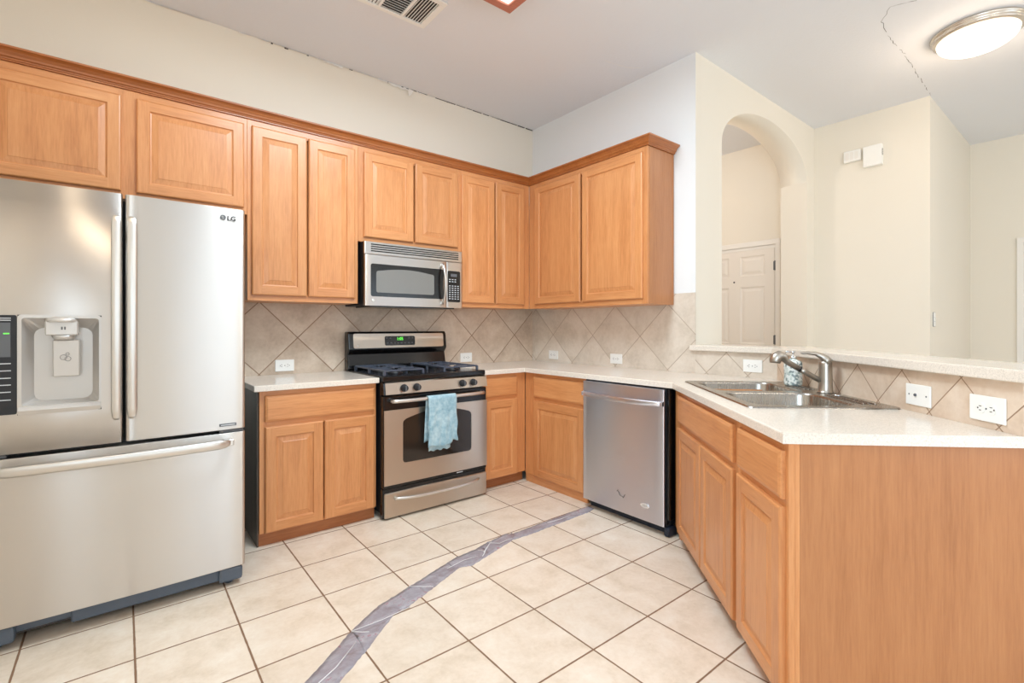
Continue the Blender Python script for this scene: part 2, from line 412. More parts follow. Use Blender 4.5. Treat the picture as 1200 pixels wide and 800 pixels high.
# front door seen through the arch, in the entry wall
F_E = frame((XR, 0, 0), -math.pi/2)
def six_panel(fr, x0, x1, z1, panels, hinges, peep, name, cx0, cx1):
    bm = BM()
    holes = [[(a, c), (b, c), (b, d), (a, d)] for a, b, c, d in panels]
    L = holed(bm, [(x0, .01), (x1, .01), (x1, z1), (x0, z1)], holes, -.012, plane='y')
    for h, (a, b, c, d) in zip(L[1:], panels):
        r2 = [bm.verts.new(p) for p in ((a+.014, -.002, c+.014), (b-.014, -.002, c+.014), (b-.014, -.002, d-.014), (a+.014, -.002, d-.014))]
        r3 = [bm.verts.new(p) for p in ((a+.024, -.002, c+.024), (b-.024, -.002, c+.024), (b-.024, -.002, d-.024), (a+.024, -.002, d-.024))]
        r4 = [bm.verts.new(p) for p in ((a+.05, -.010, c+.05), (b-.05, -.010, c+.05), (b-.05, -.010, d-.05), (a+.05, -.010, d-.05))]
        bridge(bm, h, r2); bridge(bm, r2, r3); bridge(bm, r3, r4); bm.faces.new(r4)
    ro = [bm.verts.new(p) for p in ((x0, 0, .01), (x1, 0, .01), (x1, 0, z1), (x0, 0, z1))]
    bridge(bm, L[0], ro)
    d = obj(name, bm, M_DOOR, None, None, fr); d['kind'] = 'structure'; d.location = fr[0]; d.rotation_euler = (0, 0, fr[1])
    ROOTS[d.name] = Vector((0, 0, 0))
    bm = BM(); w = .05
    for s, ox in ((0, cx0), (1, cx1)):
        a, b = (ox-w, ox) if s == 0 else (ox, ox+w)
        box(bm, a, b, -.022, 0, 0, z1+.035+w, .004)
    box(bm, cx0-w, cx1+w, -.023, 0, z1+.035, z1+.04+w, .004)
    box(bm, cx0-.001, x0-.003, -.006, 0, 0, z1+.036); box(bm, x1+.003, cx1+.001, -.006, 0, 0, z1+.036); box(bm, cx0, cx1, -.006, 0, z1+.003, z1+.036)
    obj('door_frame', bm, M_WHITE, d)
    for hz in hinges:
        bm = BM(); lathe(bm, (x1+.008, -.018, hz), [(.008, -.05), (.008, .05)], 10); box(bm, x1-.01, x1+.012, -.014, -.008, hz-.045, hz+.045)
        obj('hinge', bm, M_GREYP, d, label='dark metal hinge')
    if peep:
        bm = BM(); lathe(bm, (peep[0], -.012, peep[1]), [(.009, 0), (.009, -.004), (.005, -.006)], 12, 'y'); obj('peephole', bm, M_INK, d, label='small dark peephole')
    return d
six_panel(F_E, .537, 1.382, 2.066, [(.64, .899, 1.791, 2.006), (1.023, 1.286, 1.791, 2.006), (.64, .899, 1.06, 1.674), (1.023, 1.286, 1.06, 1.674), (.64, .899, .25, .93), (1.023, 1.286, .25, .93)],
          [1.879, 1.109, .25], (.957, 1.733), 'door_1', .53, 1.392)
F_F = frame((3.906, 0, 0), -math.pi/2)
six_panel(F_F, 3.03, 3.85, 2.05, [(3.12, 3.38, 1.79, 1.99), (3.50, 3.76, 1.79, 1.99), (3.12, 3.38, 1.0, 1.66), (3.50, 3.76, 1.0, 1.66), (3.12, 3.38, .25, .87), (3.50, 3.76, .25, .87)],
          [1.85], None, 'door_2', 3.02, 3.86)
bm = BM(); box(bm, XL, -3.66, -.012, 0, 0, .09); struct('baseboard_back', bm, M_WHITE)
bm = BM(); box(bm, XR-.012, XR, -2.625, -1.75, 0, .09); struct('baseboard_entry', bm, M_WHITE)

# torn seam and flakes where the back wall meets the ceiling; hairline cracks in the ceiling
bm = BM(); random.seed(3)
x = -1.32
while x < -.01:
    L = random.uniform(.03, .12); h = random.uniform(.003, .007) if x > -.45 else random.uniform(.0015, .0045)
    if random.random() < .88: box(bm, x, min(x+L, -.004), -.004, .001, CZ-.001-h, CZ-.0005)
    x += L+random.uniform(0, .02)
x = -2.65
while x < -1.34:
    L = random.uniform(.008, .03)
    if random.random() < .45: box(bm, x, x+L, -.005, .001, CZ-.003-random.uniform(.002, .008), CZ-.002)
    x += L+random.uniform(.01, .06)
obj('crack', bm, M_CRACK, wallA, Vector((0, 0, 0)), label='dark open crack along the ceiling line')
bm = BM(); random.seed(5)
def flake(x0, x1, d0, d1, y=-.010):
    n = max(3, int((x1-x0)/.02)); top = []; bot = []
    for i in range(n+1):
        u = i/n; xx = x0+(x1-x0)*u
        dd = (d0+(d1-d0)*u)*random.uniform(.55, 1.1)
        top.append(bm.verts.new((xx, -.001, CZ-.0008))); bot.append(bm.verts.new((xx+random.uniform(-.003, .003), y-random.uniform(0, .006), CZ-.0008-dd)))
    for i in range(n): bm.faces.new([top[i], top[i+1], bot[i+1], bot[i]])
for a in ((-3.2, -2.75, .010, .006), (-2.56, -2.5, .014, .012), (-2.44, -2.38, .01, .012), (-2.35, -2.0, .007, .009), (-2.02, -1.88, .02, .026), (-1.86, -1.62, .006, .008), (-1.60, -1.5, .02, .016), (-1.50, -1.33, .022, .036), (-1.27, -1.20, .016, .012), (-.52, -.45, .01, .008)): flake(*a)
fl = [bm.verts.new(p) for p in ((-1.345, -.012, CZ-.005), (-1.30, -.012, CZ-.008), (-1.325, -.022, CZ-.05), (-1.352, -.028, CZ-.075), (-1.352, -.02, CZ-.04))]
bm.faces.new(fl)
o = obj('paint_flake', bm, M_FLAKE, wallA, Vector((0, 0, 0)), label='white peeling paint curling along the ceiling line')
md = o.modifiers.new('s', 'SOLIDIFY'); md.thickness = .0012
def crack(pts, w):
    bm = BM(); P = []
    for (a, b), (c, d) in zip(pts, pts[1:]):
        n = max(2, int(math.hypot(c-a, d-b)/.03))
        for i in range(n): P.append((a+(c-a)*i/n+random.uniform(-.006, .006), b+(d-b)*i/n+random.uniform(-.006, .006)))
    P.append(pts[-1])
    for (a, b), (c, d) in zip(P, P[1:]):
        if random.random() < .2: continue
        l = math.hypot(c-a, d-b); nx, ny = -(d-b)/l*w/2, (c-a)/l*w/2; k = random.uniform(.3, 1.0)
        vs = [bm.verts.new(q) for q in ((a+nx*k, b+ny*k, CZ-.0009), (c+nx*k, d+ny*k, CZ-.0009), (c-nx*k, d-ny*k, CZ-.0009), (a-nx*k, b-ny*k, CZ-.0009))]
        bm.faces.new(vs)
        bm.faces.new([bm.verts.new((v.co.x, v.co.y, CZ+.0005)) for v in vs])
    return bm
for pts, w in (([(.60, -3.0), (.527, -2.867), (.477, -2.748), (.606, -2.673), (.825, -2.651), (1.18, -2.663), (1.766, -2.642), (2.125, -2.632)], .0035),
               ([(-.10, -1.40), (-.18, -1.33), (-.32, -1.29), (-.46, -1.27)], .006)):
    obj('crack', crack(pts, w), M_CRACK if w < .005 else M_FLAKE, ceiling, Vector((0, 0, 0)), label='hairline crack in the ceiling plaster')

# ================================================================== CABINETRY
TH = .019
def door_bm(x0, x1, z0, z1, yf, w=.056, panel=True):
    """raised panel door; front at y = yf, back at yf + TH. material 0 vertical grain, 1 horizontal"""
    bm = BM(); e = .004
    def ring(i, y): return [bm.verts.new(p) for p in ((x0+i, y, z0+i), (x1-i, y, z0+i), (x1-i, y, z1-i), (x0+i, y, z1-i))]
    def br(A, B, sm=False):
        for k in range(4):
            f = bm.faces.new([A[k], A[(k+1) % 4], B[(k+1) % 4], B[k]]); f.material_index = 1 if k in (0, 2) else 0
    R0 = ring(0, yf+TH); R1 = ring(0, yf+.006); R2 = ring(e, yf+.0015); R2b = ring(e+.004, yf)
    br(R0, R1); br(R1, R2); br(R2, R2b); f = bm.faces.new(R0); f.material_index = 0
    i = e+.004
    # stiles full height, rails between
    a0, a1, c0, c1 = x0+i, x1-i, z0+i, z1-i
    def q(xa, xb, za, zb, m):
        f = bm.faces.new([bm.verts.new(p) for p in ((xa, yf, za), (xb, yf, za), (xb, yf, zb), (xa, yf, zb))]); f.material_index = m
    q(a0, x0+w, c0, c1, 0); q(x1-w, a1, c0, c1, 0); q(x0+w, x1-w, c0, z0+w, 1); q(x0+w, x1-w, z1-w, c1, 1)
    R3 = ring(w, yf); R4 = ring(w+.004, yf+.007); R5 = ring(w+.009, yf+.0085); R6 = ring(w+.036, yf+.0025); R7 = ring(w+.038, yf+.0010)
    br(R3, R4); br(R4, R5)
    for A, B in ((R5, R6), (R6, R7)):
        for k in range(4): bm.faces.new([A[k], A[(k+1) % 4], B[(k+1) % 4], B[k]])
    bm.faces.new(R7)
    return bm
def drawer_bm(x0, x1, z0, z1, yf):
    bm = BM()
    def ring(i, y): return [bm.verts.new(p) for p in ((x0+i, y, z0+i), (x1-i, y, z0+i), (x1-i, y, z1-i), (x0+i, y, z1-i))]
    rs = [ring(0, yf+TH), ring(0, yf+.007), ring(.004, yf+.004), ring(.013, yf+.0005), ring(.015, yf)]
    for A, B in zip(rs, rs[1:]): bridge(bm, A, B)
    bm.faces.new(rs[0]); bm.faces.new(rs[-1]); return bm
def faceframe(x0, x1, z0, z1, yf, stiles, rails):
    """stiles: list of (xa, xb) full height; rails: (za, zb) or (za, zb, xa, xb), between outer stiles"""
    bm = BM()
    for a, b in stiles: box(bm, a, b, yf, yf+.019, z0, z1, .0012, 0)
    for r in rails:
        a, b = (r[2], r[3]) if len(r) == 4 else (stiles[0][1], stiles[-1][0])
        box(bm, a, b, yf+.0003, yf+.0185, r[0], r[1], 0, 1)
    return bm
GU = 'oak wall cabinets'; GBs = 'oak base cabinets'
DF = -.336; FF = -.317
def upper(label, fr, x0, x1, z0, doors, dz0, mid=None, dz1=2.462, endpanel=False, depth=0.0, dlabels=None):
    t = thing('wall_cabinet', label, 'cabinet', fr, ((x0+x1)/2, -.006, z0), GU)
    bm = BM(); box(bm, x0+.0005, x1-.0005, FF+.019, -.006-depth, z0+.001, 2.499, .001)
    obj('carcass', bm, M_WV, t)
    st = [(x0+.0003, doors[0][0]+.012), (doors[-1][1]-.012, x1-.0003)]
    if mid: st.insert(1, mid)
    bm = faceframe(x0, x1, z0, 2.5, FF, st, [(z0, dz0+.012), (dz1-.012, 2.4995)]); obj('face_frame', bm, [M_WV, M_WH], t)
    for a, b in doors: obj('door', door_bm(a, b, dz0, dz1, DF), [M_WV, M_WH], t)
    if endpanel:
        bm = BM(); box(bm, x1-.001, x1+.003, FF+.019, -.012, z0+.002, 2.4985, .001); box(bm, x1-.001, x1+.006, -.022, -.008, z0+.002, 2.498, .001); obj('end_panel', bm, M_END, t)
    return t
upper('two-door oak cabinet above the refrigerator, at the left edge', FA, -3.693, -2.567, 1.920, [(-3.673, -3.162), (-3.098, -2.587)], 1.957, (-3.174, -3.086))
upper('tall two-door oak wall cabinet between the refrigerator and the microwave', FA, -2.567, -1.883, 1.402, [(-2.544, -2.225), (-2.214, -1.907)], 1.436)
upper('short two-door oak wall cabinet directly over the microwave', FA, -1.883, -1.057, 1.835, [(-1.844, -1.464), (-1.450, -1.076)], 1.869)
upper('narrow two-door oak wall cabinet right of the microwave, in the corner', FA, -1.057, -.3175, 1.402, [(-1.040, -.713), (-.699, -.384)], 1.436)
upper('two-door oak wall cabinet on the side wall above the dishwasher', FB, .318, 1.574, 1.402, [(.407, .948), (.971, 1.540)], 1.440, endpanel=True)

# crown moulding swept along the tops
def sweep(bm, path, prof):
    n = len(path); secs = []
    for i in range(n):
        d0 = (Vector(path[i])-Vector(path[i-1])).normalized() if i > 0 else None
        d1 = (Vector(path[i+1])-Vector(path[i])).normalized() if i < n-1 else None
        if d0 is None: d0 = d1
        if d1 is None: d1 = d0
        n0 = Vector((d0.y, -d0.x)); n1 = Vector((d1.y, -d1.x)); m = (n0+n1); m = m/m.dot(n0)
        secs.append([bm.verts.new((path[i][0]+m.x*o, path[i][1]+m.y*o, z)) for o, z in prof])
    k = len(prof)
    for A, B in zip(secs, secs[1:]):
        for j in range(k): bm.faces.new([A[j], A[(j+1) % k], B[(j+1) % k], B[j]])
    bm.faces.new(secs[0]); bm.faces.new(secs[-1])
bm = BM()
sweep(bm, [(XL+.004, FF), (FF, FF), (FF, -1.577), (-.006, -1.577)],
      [(-.02, 2.5003), (.010, 2.5003), (.010, 2.506), (.014, 2.508), (.016, 2.514), (.022, 2.517), (.025, 2.526), (.035, 2.539), (.047, 2.547), (.052, 2.549), (.053, 2.558), (-.02, 2.558)])
single('crown_moulding', 'dark-stained oak crown moulding running along the tops of all wall cabinets', 'moulding', bm, M_CROWN, FA, (-1.8, -.3, 2.5003))

# base cabinets
BF = -.61; BD = -.630
def base(label, fr, x0, x1, doors, drawers, dz=(.079, .676), wz=(.703, .852), toe=.035, z0=.078, stl=None, toe_mat=None, back=-.008, side=None, carc=True, yf=BF, toez=0.0):
    t = thing('base_cabinet', label, 'cabinet', fr, ((x0+x1)/2, yf+.02, 0), GBs)
    st = stl or [(x0+.0003, doors[0][0]+.012), (doors[-1][1]-.012, x1-.0003)]
    if carc:
        bm = BM(); box(bm, x0+.0008, x1-.0008, yf+.0195, back, z0, .879, 0)
        obj('carcass', bm, M_WV, t)
    bm = faceframe(x0, x1, z0, .879, yf, st, [(z0, dz[0]+.015), (dz[1]-.010, wz[0]+.010), (wz[1]-.008, .8785)]); obj('face_frame', bm, [M_WV, M_WH], t)
    for a, b in doors: obj('door', door_bm(a, b, dz[0], dz[1], yf-.019), [M_WV, M_WH], t)
    for a, b in drawers: obj('drawer_front', drawer_bm(a, b, wz[0], wz[1], yf-.019), M_WH, t)
    bm = BM(); box(bm, x0+.001, x1-.001, yf+toe, yf+toe+.016, 0.0005, z0, 0); obj('toe_kick', bm, toe_mat or M_TOE, t)
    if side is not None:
        bm = BM(); box(bm, side, x0+.0005, yf+.0195, back, .0005, .879, 0); obj('side_panel', bm, M_SIDE, t, label='dark grey-brown side board')
    return t
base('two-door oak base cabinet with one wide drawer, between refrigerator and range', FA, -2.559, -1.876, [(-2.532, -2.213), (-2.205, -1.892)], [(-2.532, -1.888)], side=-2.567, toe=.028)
base('narrow one-door oak base cabinet right of the range, in the corner', FA, -1.043, -.612, [(-1.026, -.703)], [(-1.026, -.703)], stl=[(-1.0427, -1.01), (-.715, -.612)])
base('one-door oak base cabinet left of the dishwasher', FB, .6125, 1.284, [(.725, 1.262)], [(.725, 1.262)], dz=(.066, .660), wz=(.690, .848), toe=.004, z0=.066, toe_mat=M_WH)
ts = base('oak sink cabinet with two doors under one wide false drawer front', FD, -.028, .930, [(.070, .490), (.500, .905)], [(.072, .902)], dz=(.072, .672), wz=(.698, .850), stl=[(-.0277, .085), (.893, .9297)], yf=.025, back=.30, toe=.05, z0=.062, carc=False)
bm = BM(); box(bm, -.0275, .010, .0445, .50, .0005, .879); obj('side_panel', bm, M_WV, ts)
bm = BM(); box(bm, .905, .9292, .0445, .67, .062, .879); obj('side_panel', bm, M_WV, ts)
te = base('narrow one-door oak base cabinet at the open end of the counter', FD, .9305, 1.328, [(.952, 1.314)], [(.956, 1.314)], dz=(.072, .672), wz=(.698, .850), stl=[(.9308, .965), (1.300, 1.3277)], yf=.025, back=.60, toe=.05, z0=.062)
bm = BM(); box(bm, 1.328, 1.333, .0255, .045, .0005, .879, .001); box(bm, 1.328, 1.332, .045, .060, .0005, .879, .001); obj('corner_strip', bm, M_WV, te)
bm = BM(); box(bm, 1.3281, 1.331, .0605, .808, .0005, .879); obj('end_panel', bm, M_END, te, label='plain wide oak end panel')

# worktops
CT0, CT1 = .880, .914
bm = BM(); box(bm, -2.593, -1.868, -.648, -.006, CT0, CT1, .004, seg=2)
single('countertop', 'short cream worktop between the refrigerator and the range', 'countertop', bm, M_CT, FA, (-2.23, -.6, CT0), 'cream worktops')
poly = [(-1.044, -.006), (-1.044, -.648), (-.648, -.648), (-.648, -1.985), D(1.3519, 0), D(1.3519, -.682), (-.006, -2.297), (-.006, -.006)]
# sink cut-out
hole = [D(r, n)for r, n in rrect(-.035, .855, -.56, -.10, .04)]
bm = BM()
A = holed(bm, poly, [hole], CT0); B = holed(bm, poly, [hole], CT1)
for a, b in zip(A, B): bridge(bm, a, b)
bmesh.ops.recalc_face_normals(bm, faces=bm.faces)
edg = [e for e in bm.edges if len(e.link_faces) == 2 and e.calc_face_angle(0) > .6 and all(abs(v.co.z-CT1) < 1e-5 for v in e.verts)]
outer = {tuple(round(c, 4) for c in p) for p in poly[1:5]}
edg = [e for e in edg if all(tuple(round(c, 4) for c in v.co[:2]) in outer for v in e.verts)]
bmesh.ops.bevel(bm, geom=edg, offset=.005, segments=2, affect='EDGES', profile=.5)
prism(bm, [D(1.3316, -.6821), D(1.3519, -.6821), D(1.3519, -.800), D(1.3316, -.800)], CT0, CT1)
single('countertop', 'long cream worktop turning from the range past the dishwasher to the sink end', 'countertop', bm, M_CT, FA, (-.5, -1.2, CT0), 'cream worktops')

# ================================================================== SINK, FAUCET, SOAP
F = FD   # local x = r, local y = -n
t = thing('sink', 'double-bowl stainless steel drop-in sink in the angled counter', 'sink', F, (.41, .37, CT1), None)
bm = BM()
out = rrect(-.065, .885, .085, .668, .03)
bowls = [(rrect(-.018, .385, .125, .545, .07, 6)), (rrect(.435, .838, .125, .545, .07, 6))]
zr = .9205
L = holed(bm, out, bowls, zr)
lo = [bm.verts.new((a+(.41-a)*-.006, b+(.37-b)*-.01, CT1+.0005)) for a, b in out]; bridge(bm, L[0], lo, True)
for vs, bl in zip(L[1:], bowls):
    cx = sum(p[0] for p in bl)/len(bl); cy = sum(p[1] for p in bl)/len(bl); prev = vs
    for s, z in ((.985, zr-.003), (.972, zr-.012), (.95, zr-.14), (.90, zr-.165), (.78, zr-.172), (.25, zr-.176)):
        cur = [bm.verts.new((cx+(a-cx)*s, cy+(b-cy)*s, z)) for a, b in bl]; bridge(bm, prev, cur, True); prev = cur
    bm.faces.new(prev)
basin = obj('basin', bm, M_SINK, t)
# fluted ledge ridges on the rear deck
for x0, x1 in ((.15, .33), (.52, .80)):
    for k in range(3):
        bm = BM(); y = .575+k*.022
        tube(bm, [(x0, y, zr), (x0+.01, y, zr+.0018), (x1-.01, y, zr+.0018), (x1, y, zr)], .003, 8); obj('deck_ridge', bm, M_SINK, t)
for cx in (.183, .636):
    bm = BM(); lathe(bm, (cx, .335, zr-.1755), [(.04, 0), (.043, .003), (.034, .004), (.03, -.001)], 20); obj('drain', bm, M_CHROME, t)
bm = BM(); lathe(bm, (.535, .618, zr+.0005), [(.022, 0), (.023, .003), (.018, .006), (.001, .007)], 20); obj('hole_cap', bm, M_CHROME, t)

fx, fy = .435, .618
t = thing('faucet', 'brushed nickel pull-out kitchen faucet with curved lever', 'faucet', F, (fx, fy, zr), None)
bm = BM(); lathe(bm, (fx, fy, zr+.0006), [(.036, 0), (.036, .005), (.033, .008), (.032, .010), (.030, .05), (.0285, .12), (.0285, .142), (.027, .150), (.012, .156)], 28); obj('body', bm, M_NICKEL, t)
bm = BM(); tube(bm, [(fx+.012, fy+.012, zr+.145), (fx+.004, fy-.002, zr+.163), (fx, fy-.018, zr+.178), (fx, fy-.045, zr+.190), (fx, fy-.09, zr+.194), (fx, fy-.105, zr+.192), (fx, fy-.115, zr+.193)], [.027, .024, .019, .012, .008, .007, .004], 14, flat=(.8, 1.0)); obj('lever', bm, M_NICKEL, t)
bm = BM(); tube(bm, [(fx, fy-.012, zr+.052), (fx, fy-.10, zr+.102), (fx, fy-.118, zr+.1135)], [.0125, .0125, .013], 16); obj('spout', bm, M_NICKEL, t)
bm = BM()
tube(bm, [(fx, fy-.120, zr+.1145), (fx, fy-.178, zr+.149), (fx, fy-.190, zr+.163), (fx, fy-.198, zr+.174), (fx, fy-.214, zr+.178), (fx, fy-.228, zr+.170), (fx, fy-.235, zr+.152), (fx, fy-.236, zr+.143)], [.0135, .0142, .0175, .023, .0265, .027, .026, .023], 16)
obj('spray_head', bm, M_NICKEL, t)
bm = BM(); tube(bm, [(fx, fy-.1165, zr+.1125), (fx, fy-.1215, zr+.1155)], .0145, 16); obj('collar', bm, M_INK, t)

sx, sy = .155, .602
t = thing('soap_dispenser', 'round mosaic-patterned soap dispenser beside the faucet', 'soap dispenser', F, (sx, sy, zr+.001), None)
bm = BM(); lathe(bm, (sx, sy, zr+.0025), [(.036, 0), (.043, .004), (.045, .012), (.0445, .03), (.043, .06), (.0445, .095), (.044, .12), (.038, .132), (.018, .140), (.015, .146)], 28); obj('bottle', bm, M_SOAP, t)
bm = BM(); lathe(bm, (sx, sy, zr+.146), [(.017, 0), (.017, .012), (.010, .016), (.006, .018), (.006, .032), (.011, .034), (.011, .042), (.004, .043)], 18)
tube(bm, [(sx, sy, zr+.184), (sx-.01, sy-.028, zr+.185), (sx-.012, sy-.036, zr+.180)], .0045, 8); obj('pump', bm, M_CHROME, t)

# ================================================================== REFRIGERATOR
X0, X1, YFR = -3.607, -2.693, -.99
t = thing('refrigerator', 'stainless steel french-door refrigerator with bottom freezer', 'refrigerator', FA, (-3.15, -.5, 0), None)
bm = BM(); box(bm, X0+.012, X1-.012, YFR+.085, -.04, .03, 1.775, .004); obj('cabinet_body', bm, M_FRSIDE, t)
def panel_prof(x0, x1, yf, th, bulge, r, cx=None, hw=None, n=14):
    """plan outline of a slightly bowed door; bulge measured over the full fridge width"""
    cx = cx if cx is not None else (x0+x1)/2; hw = hw or (x1-x0)/2
    f = lambda x: yf-bulge*(1-((x-cx)/hw)**2)+bulge
    pts = [(x1, yf+th), (x0, yf+th)]
    for k in range(5):
        a = math.radians(90*k/4); pts.append((x0+r*(1-math.cos(a)), f(x0+r)+r*(1-math.sin(a))))
    for k in range(1, n): xx = x0+r+(x1-x0-2*r)*k/n; pts.append((xx, f(xx)))
    for k in range(5):
        a = math.radians(90-90*k/4); pts.append((x1-r*(1-math.cos(a)), f(x1-r)+r*(1-math.sin(a))))
    return pts
def curved_front(x0, x1, z0, z1, yf, th, bulge, r, cx=None, hw=None, e=.004, hole=None):
    bm = BM(); pr = panel_prof(x0, x1, yf, th, bulge, r, cx, hw)
    n = len(pr); mx = (x0+x1)/2; my = yf+th
    zs = [(z0, .985), (z0+e*.3, .996), (z0+e, 1), (z1-e, 1), (z1-e*.3, .996), (z1, .985)]
    rings = []
    for z, k in zs:
        rings.append([bm.verts.new((x, my-(my-y)*(1-(1-k)*.35), z)) for x, y in pr])
    for A, B in zip(rings, rings[1:]):
        for i in range(n):
            f = bm.faces.new([A[i], A[(i+1) % n], B[(i+1) % n], B[i]]); f.smooth = i > 0
    bm.faces.new(rings[0]); bm.faces.new(rings[-1]); return bm
BUL = .012; CX = -3.15; HW = .457
# left door is built in bands around the dispenser opening
HX0, HX1, HZ0, HZ1 = -3.469, -3.223, .900, 1.286
def door_with_hole():
    bm = BM(); x0, x1, z0, z1 = X0, -3.1545, .755, 1.800; th = .075
    pr = panel_prof(x0, x1, YFR, th, BUL, .012, CX, HW, 14)
    front = pr[2:]
    fy = lambda x: YFR-BUL*(1-((x-CX)/HW)**2)+BUL
    # insert exact hole columns
    xs = sorted(set([round(p[0], 5) for p in front]+[HX0-.055, HX0, HX1]))
    def yat(x):
        for (a, b), (c, d) in zip(front, front[1:]):
            if a <= x <= c and c > a: return b+(d-b)*(x-a)/(c-a)
        return fy(x)
    cols = [(x0, YFR+th)]+[(x, yat(x)) for x in xs]+[(x1, YFR+th)]
    zs = [z0, HZ0, HZ1, z1]
    g = [[bm.verts.new((x, y, z)) for x, y in cols] for z in zs]
    for k in range(3):
        for i in range(len(cols)-1):
            mxx = (cols[i][0]+cols[i+1][0])/2
            if k == 1 and HX0-.1 < mxx < HX1 and cols[i][0] >= HX0-1e-4 and cols[i+1][0] <= HX1+1e-4: continue
            f = bm.faces.new([g[k][i], g[k][i+1], g[k+1][i+1], g[k+1][i]]); f.smooth = 0 < i < len(cols)-2
    bm.faces.new(g[0]); bm.faces.new(g[-1])
    bm.faces.new([g[k][0] for k in range(4)]+[g[k][-1] for k in (3, 2, 1, 0)])
    return bm, yat
bm, yat = door_with_hole()
ld = obj('left_door', bm, M_SS, t)
bm = curved_front(-3.1465, X1, .755, 1.800, YFR, .075, BUL, .014, CX, HW); rd = obj('right_door', bm, M_SS, t)
bm = curved_front(X0, X1, .098, .738, YFR, .075, BUL, .014, CX, HW); fz = obj('freezer_drawer', bm, M_SS, t)
bm = BM(); box(bm, X0+.02, X1-.02, YFR+.0735, YFR+.0845, .115, 1.785); obj('door_gasket', bm, M_BLKM, t, label='black gasket behind the doors')
# dispenser: bezel, cavity, nozzle block, paddle, sill
yd = yat(-3.35)
bm = BM(); zc0, zc1 = HZ0, HZ1
ox = rrect(HX0, HX1, zc0, zc1, .012, 3); ix = rrect(HX0+.012, HX1-.008, zc0+.035, zc1-.012, .01, 3)
bk = rrect(HX0+.04, HX1-.03, zc0+.045, zc1-.05, .03, 3)
V = [[bm.verts.new((a, y, b)) for a, b in L] for L, y in ((ox, yd+.02), (ox, yd-.003), (ix, yd-.004), (ix, yd+.006), (bk, yd+.060))]
for a, b in zip(V, V[1:]): bridge(bm, a, b, False)
bm.faces.new(V[-1]); disp = obj('dispenser_recess', bm, M_SILVP, ld)
bm = BM(); prism(bm, [(yd+.05, HZ0+.034), (yd-.012, HZ0+.030), (yd-.016, HZ0+.018), (yd-.010, HZ0+.002), (yd+.05, HZ0+.002)], HX0+.003, HX1-.003, 'x'); obj('drip_tray', bm, M_SILVP, ld)
bm = BM(); lathe(bm, (-3.345, yd+.018, 1.262), [(.052, -.004), (.05, .008), (.03, .018)], 24); obj('nozzle_cover', bm, M_SILVP, ld)
bm = BM(); box(bm, -3.392, -3.294, yd-.014, yd+.05, 1.206, 1.262, .004); lathe(bm, (-3.340, yd+.02, 1.188), [(.028, 0), (.038, .018)], 20); obj('nozzle_block', bm, M_SILVP, ld)
bm = BM(); box(bm, -3.345, -3.340, yd-.0145, yd-.0138, 1.228, 1.24); box(bm, -3.336, -3.331, yd-.0145, yd-.0138, 1.228, 1.24); obj('icon', bm, M_GREYP, ld)
bm = BM(); box(bm, -3.372, -3.290, yd+.004, yd+.014, 1.040, 1.188, .004)
bmesh.ops.rotate(bm, cent=(-3.33, yd+.01, 1.188), matrix=Matrix.Rotation(math.radians(4), 3, 'X'), verts=bm.verts); pad = obj('paddle', bm, M_SILVP, ld)
bm = BM()
for cx_, cz_, rr in ((-3.339, 1.118, .010), (-3.326, 1.112, .009), (-3.327, 1.131, .005)):
    tube(bm, [(cx_+rr*math.cos(a*math.pi/8), yd+.0005, cz_+rr*math.sin(a*math.pi/8)) for a in range(17)], .0008, 5)
obj('water_icon', bm, M_GREYP, ld)
ypn = yat(-3.52)
bm = BM(); prism(bm, rrect(-3.580, HX0-.001, HZ0+.006, HZ1-.002, .006, 2), yat(-3.47)-.004, ypn+.03, 'y'); cp = obj('control_panel', bm, M_BLKM, ld, label='black touch control panel')
yp = yat(-3.47)-.0052
bm = BM(); box(bm, -3.565, -3.487, yp, yp+.001, 1.125, 1.255); obj('display', bm, M_GREYP, ld)
bm = BM(); box(bm, -3.506, -3.490, yp-.0006, yp, 1.212, 1.216); box(bm, -3.54, -3.524, yp-.0006, yp, 1.212, 1.216); obj('indicator', bm, M_GREEN, ld)
bm = BM()
for k, (z, w) in enumerate(((1.272, .045), (1.264, .052), (1.100, .03), (1.073, .03), (1.045, .042), (1.019, .045), (.992, .048), (.962, .048))):
    bm = BM(); box(bm, -3.488-w, -3.486, yp, yp+.001, z-.0015, z+.0018); obj('key_print', bm, M_WINK, ld)
def vhandle(x0, x1, par):
    bm = BM(); z0, z1 = .868, 1.692; y0 = -1.062
    prof = [(x0, y0+.018), (x0, y0+.006), (x0+.006, y0), (x1-.006, y0), (x1, y0+.006), (x1, y0+.018)]
    rings = []
    for z, dx, dy in ((z0-.012, .010, .030), (z0, .004, .006), (z0+.03, 0, 0), (z1-.03, 0, 0), (z1, .004, .006), (z1+.008, .010, .022)):
        rings.append([bm.verts.new((min(max(x, x0+dx), x1-dx), y+dy, z)) for x, y in prof])
    for A, B in zip(rings, rings[1:]): bridge(bm, A, B, True)
    bm.faces.new(rings[0]); bm.faces.new(rings[-1])
    for zz in (z0+.01, z1-.045): box(bm, x0+.006, x1-.006, y0+.012, -.985, zz, zz+.035, .003)
    obj('handle', bm, M_SSH, par, label='long flat vertical handle')
vhandle(-3.192, -3.159, ld); vhandle(-3.142, -3.107, rd)
bm = BM(); pts = []
n = 24; rings = []
for k in range(n+1):
    u = k/n; x = -3.555+(.81)*u; bow = 1-(2*u-1)**2; e = min(1, min(u, 1-u)/.06)
    yc = -1.005-.045*e**.7-.022*bow; hh = .020*(.45+.55*e)
    rings.append([bm.verts.new((x, yc+dy, .700+dz*hh+.012*0)) for dy, dz in ((.016, -1), (.004, -1), (-.004, -.6), (-.006, .7), (-.001, 1), (.016, 1))])
for A, B in zip(rings, rings[1:]): bridge(bm, A, B, True)
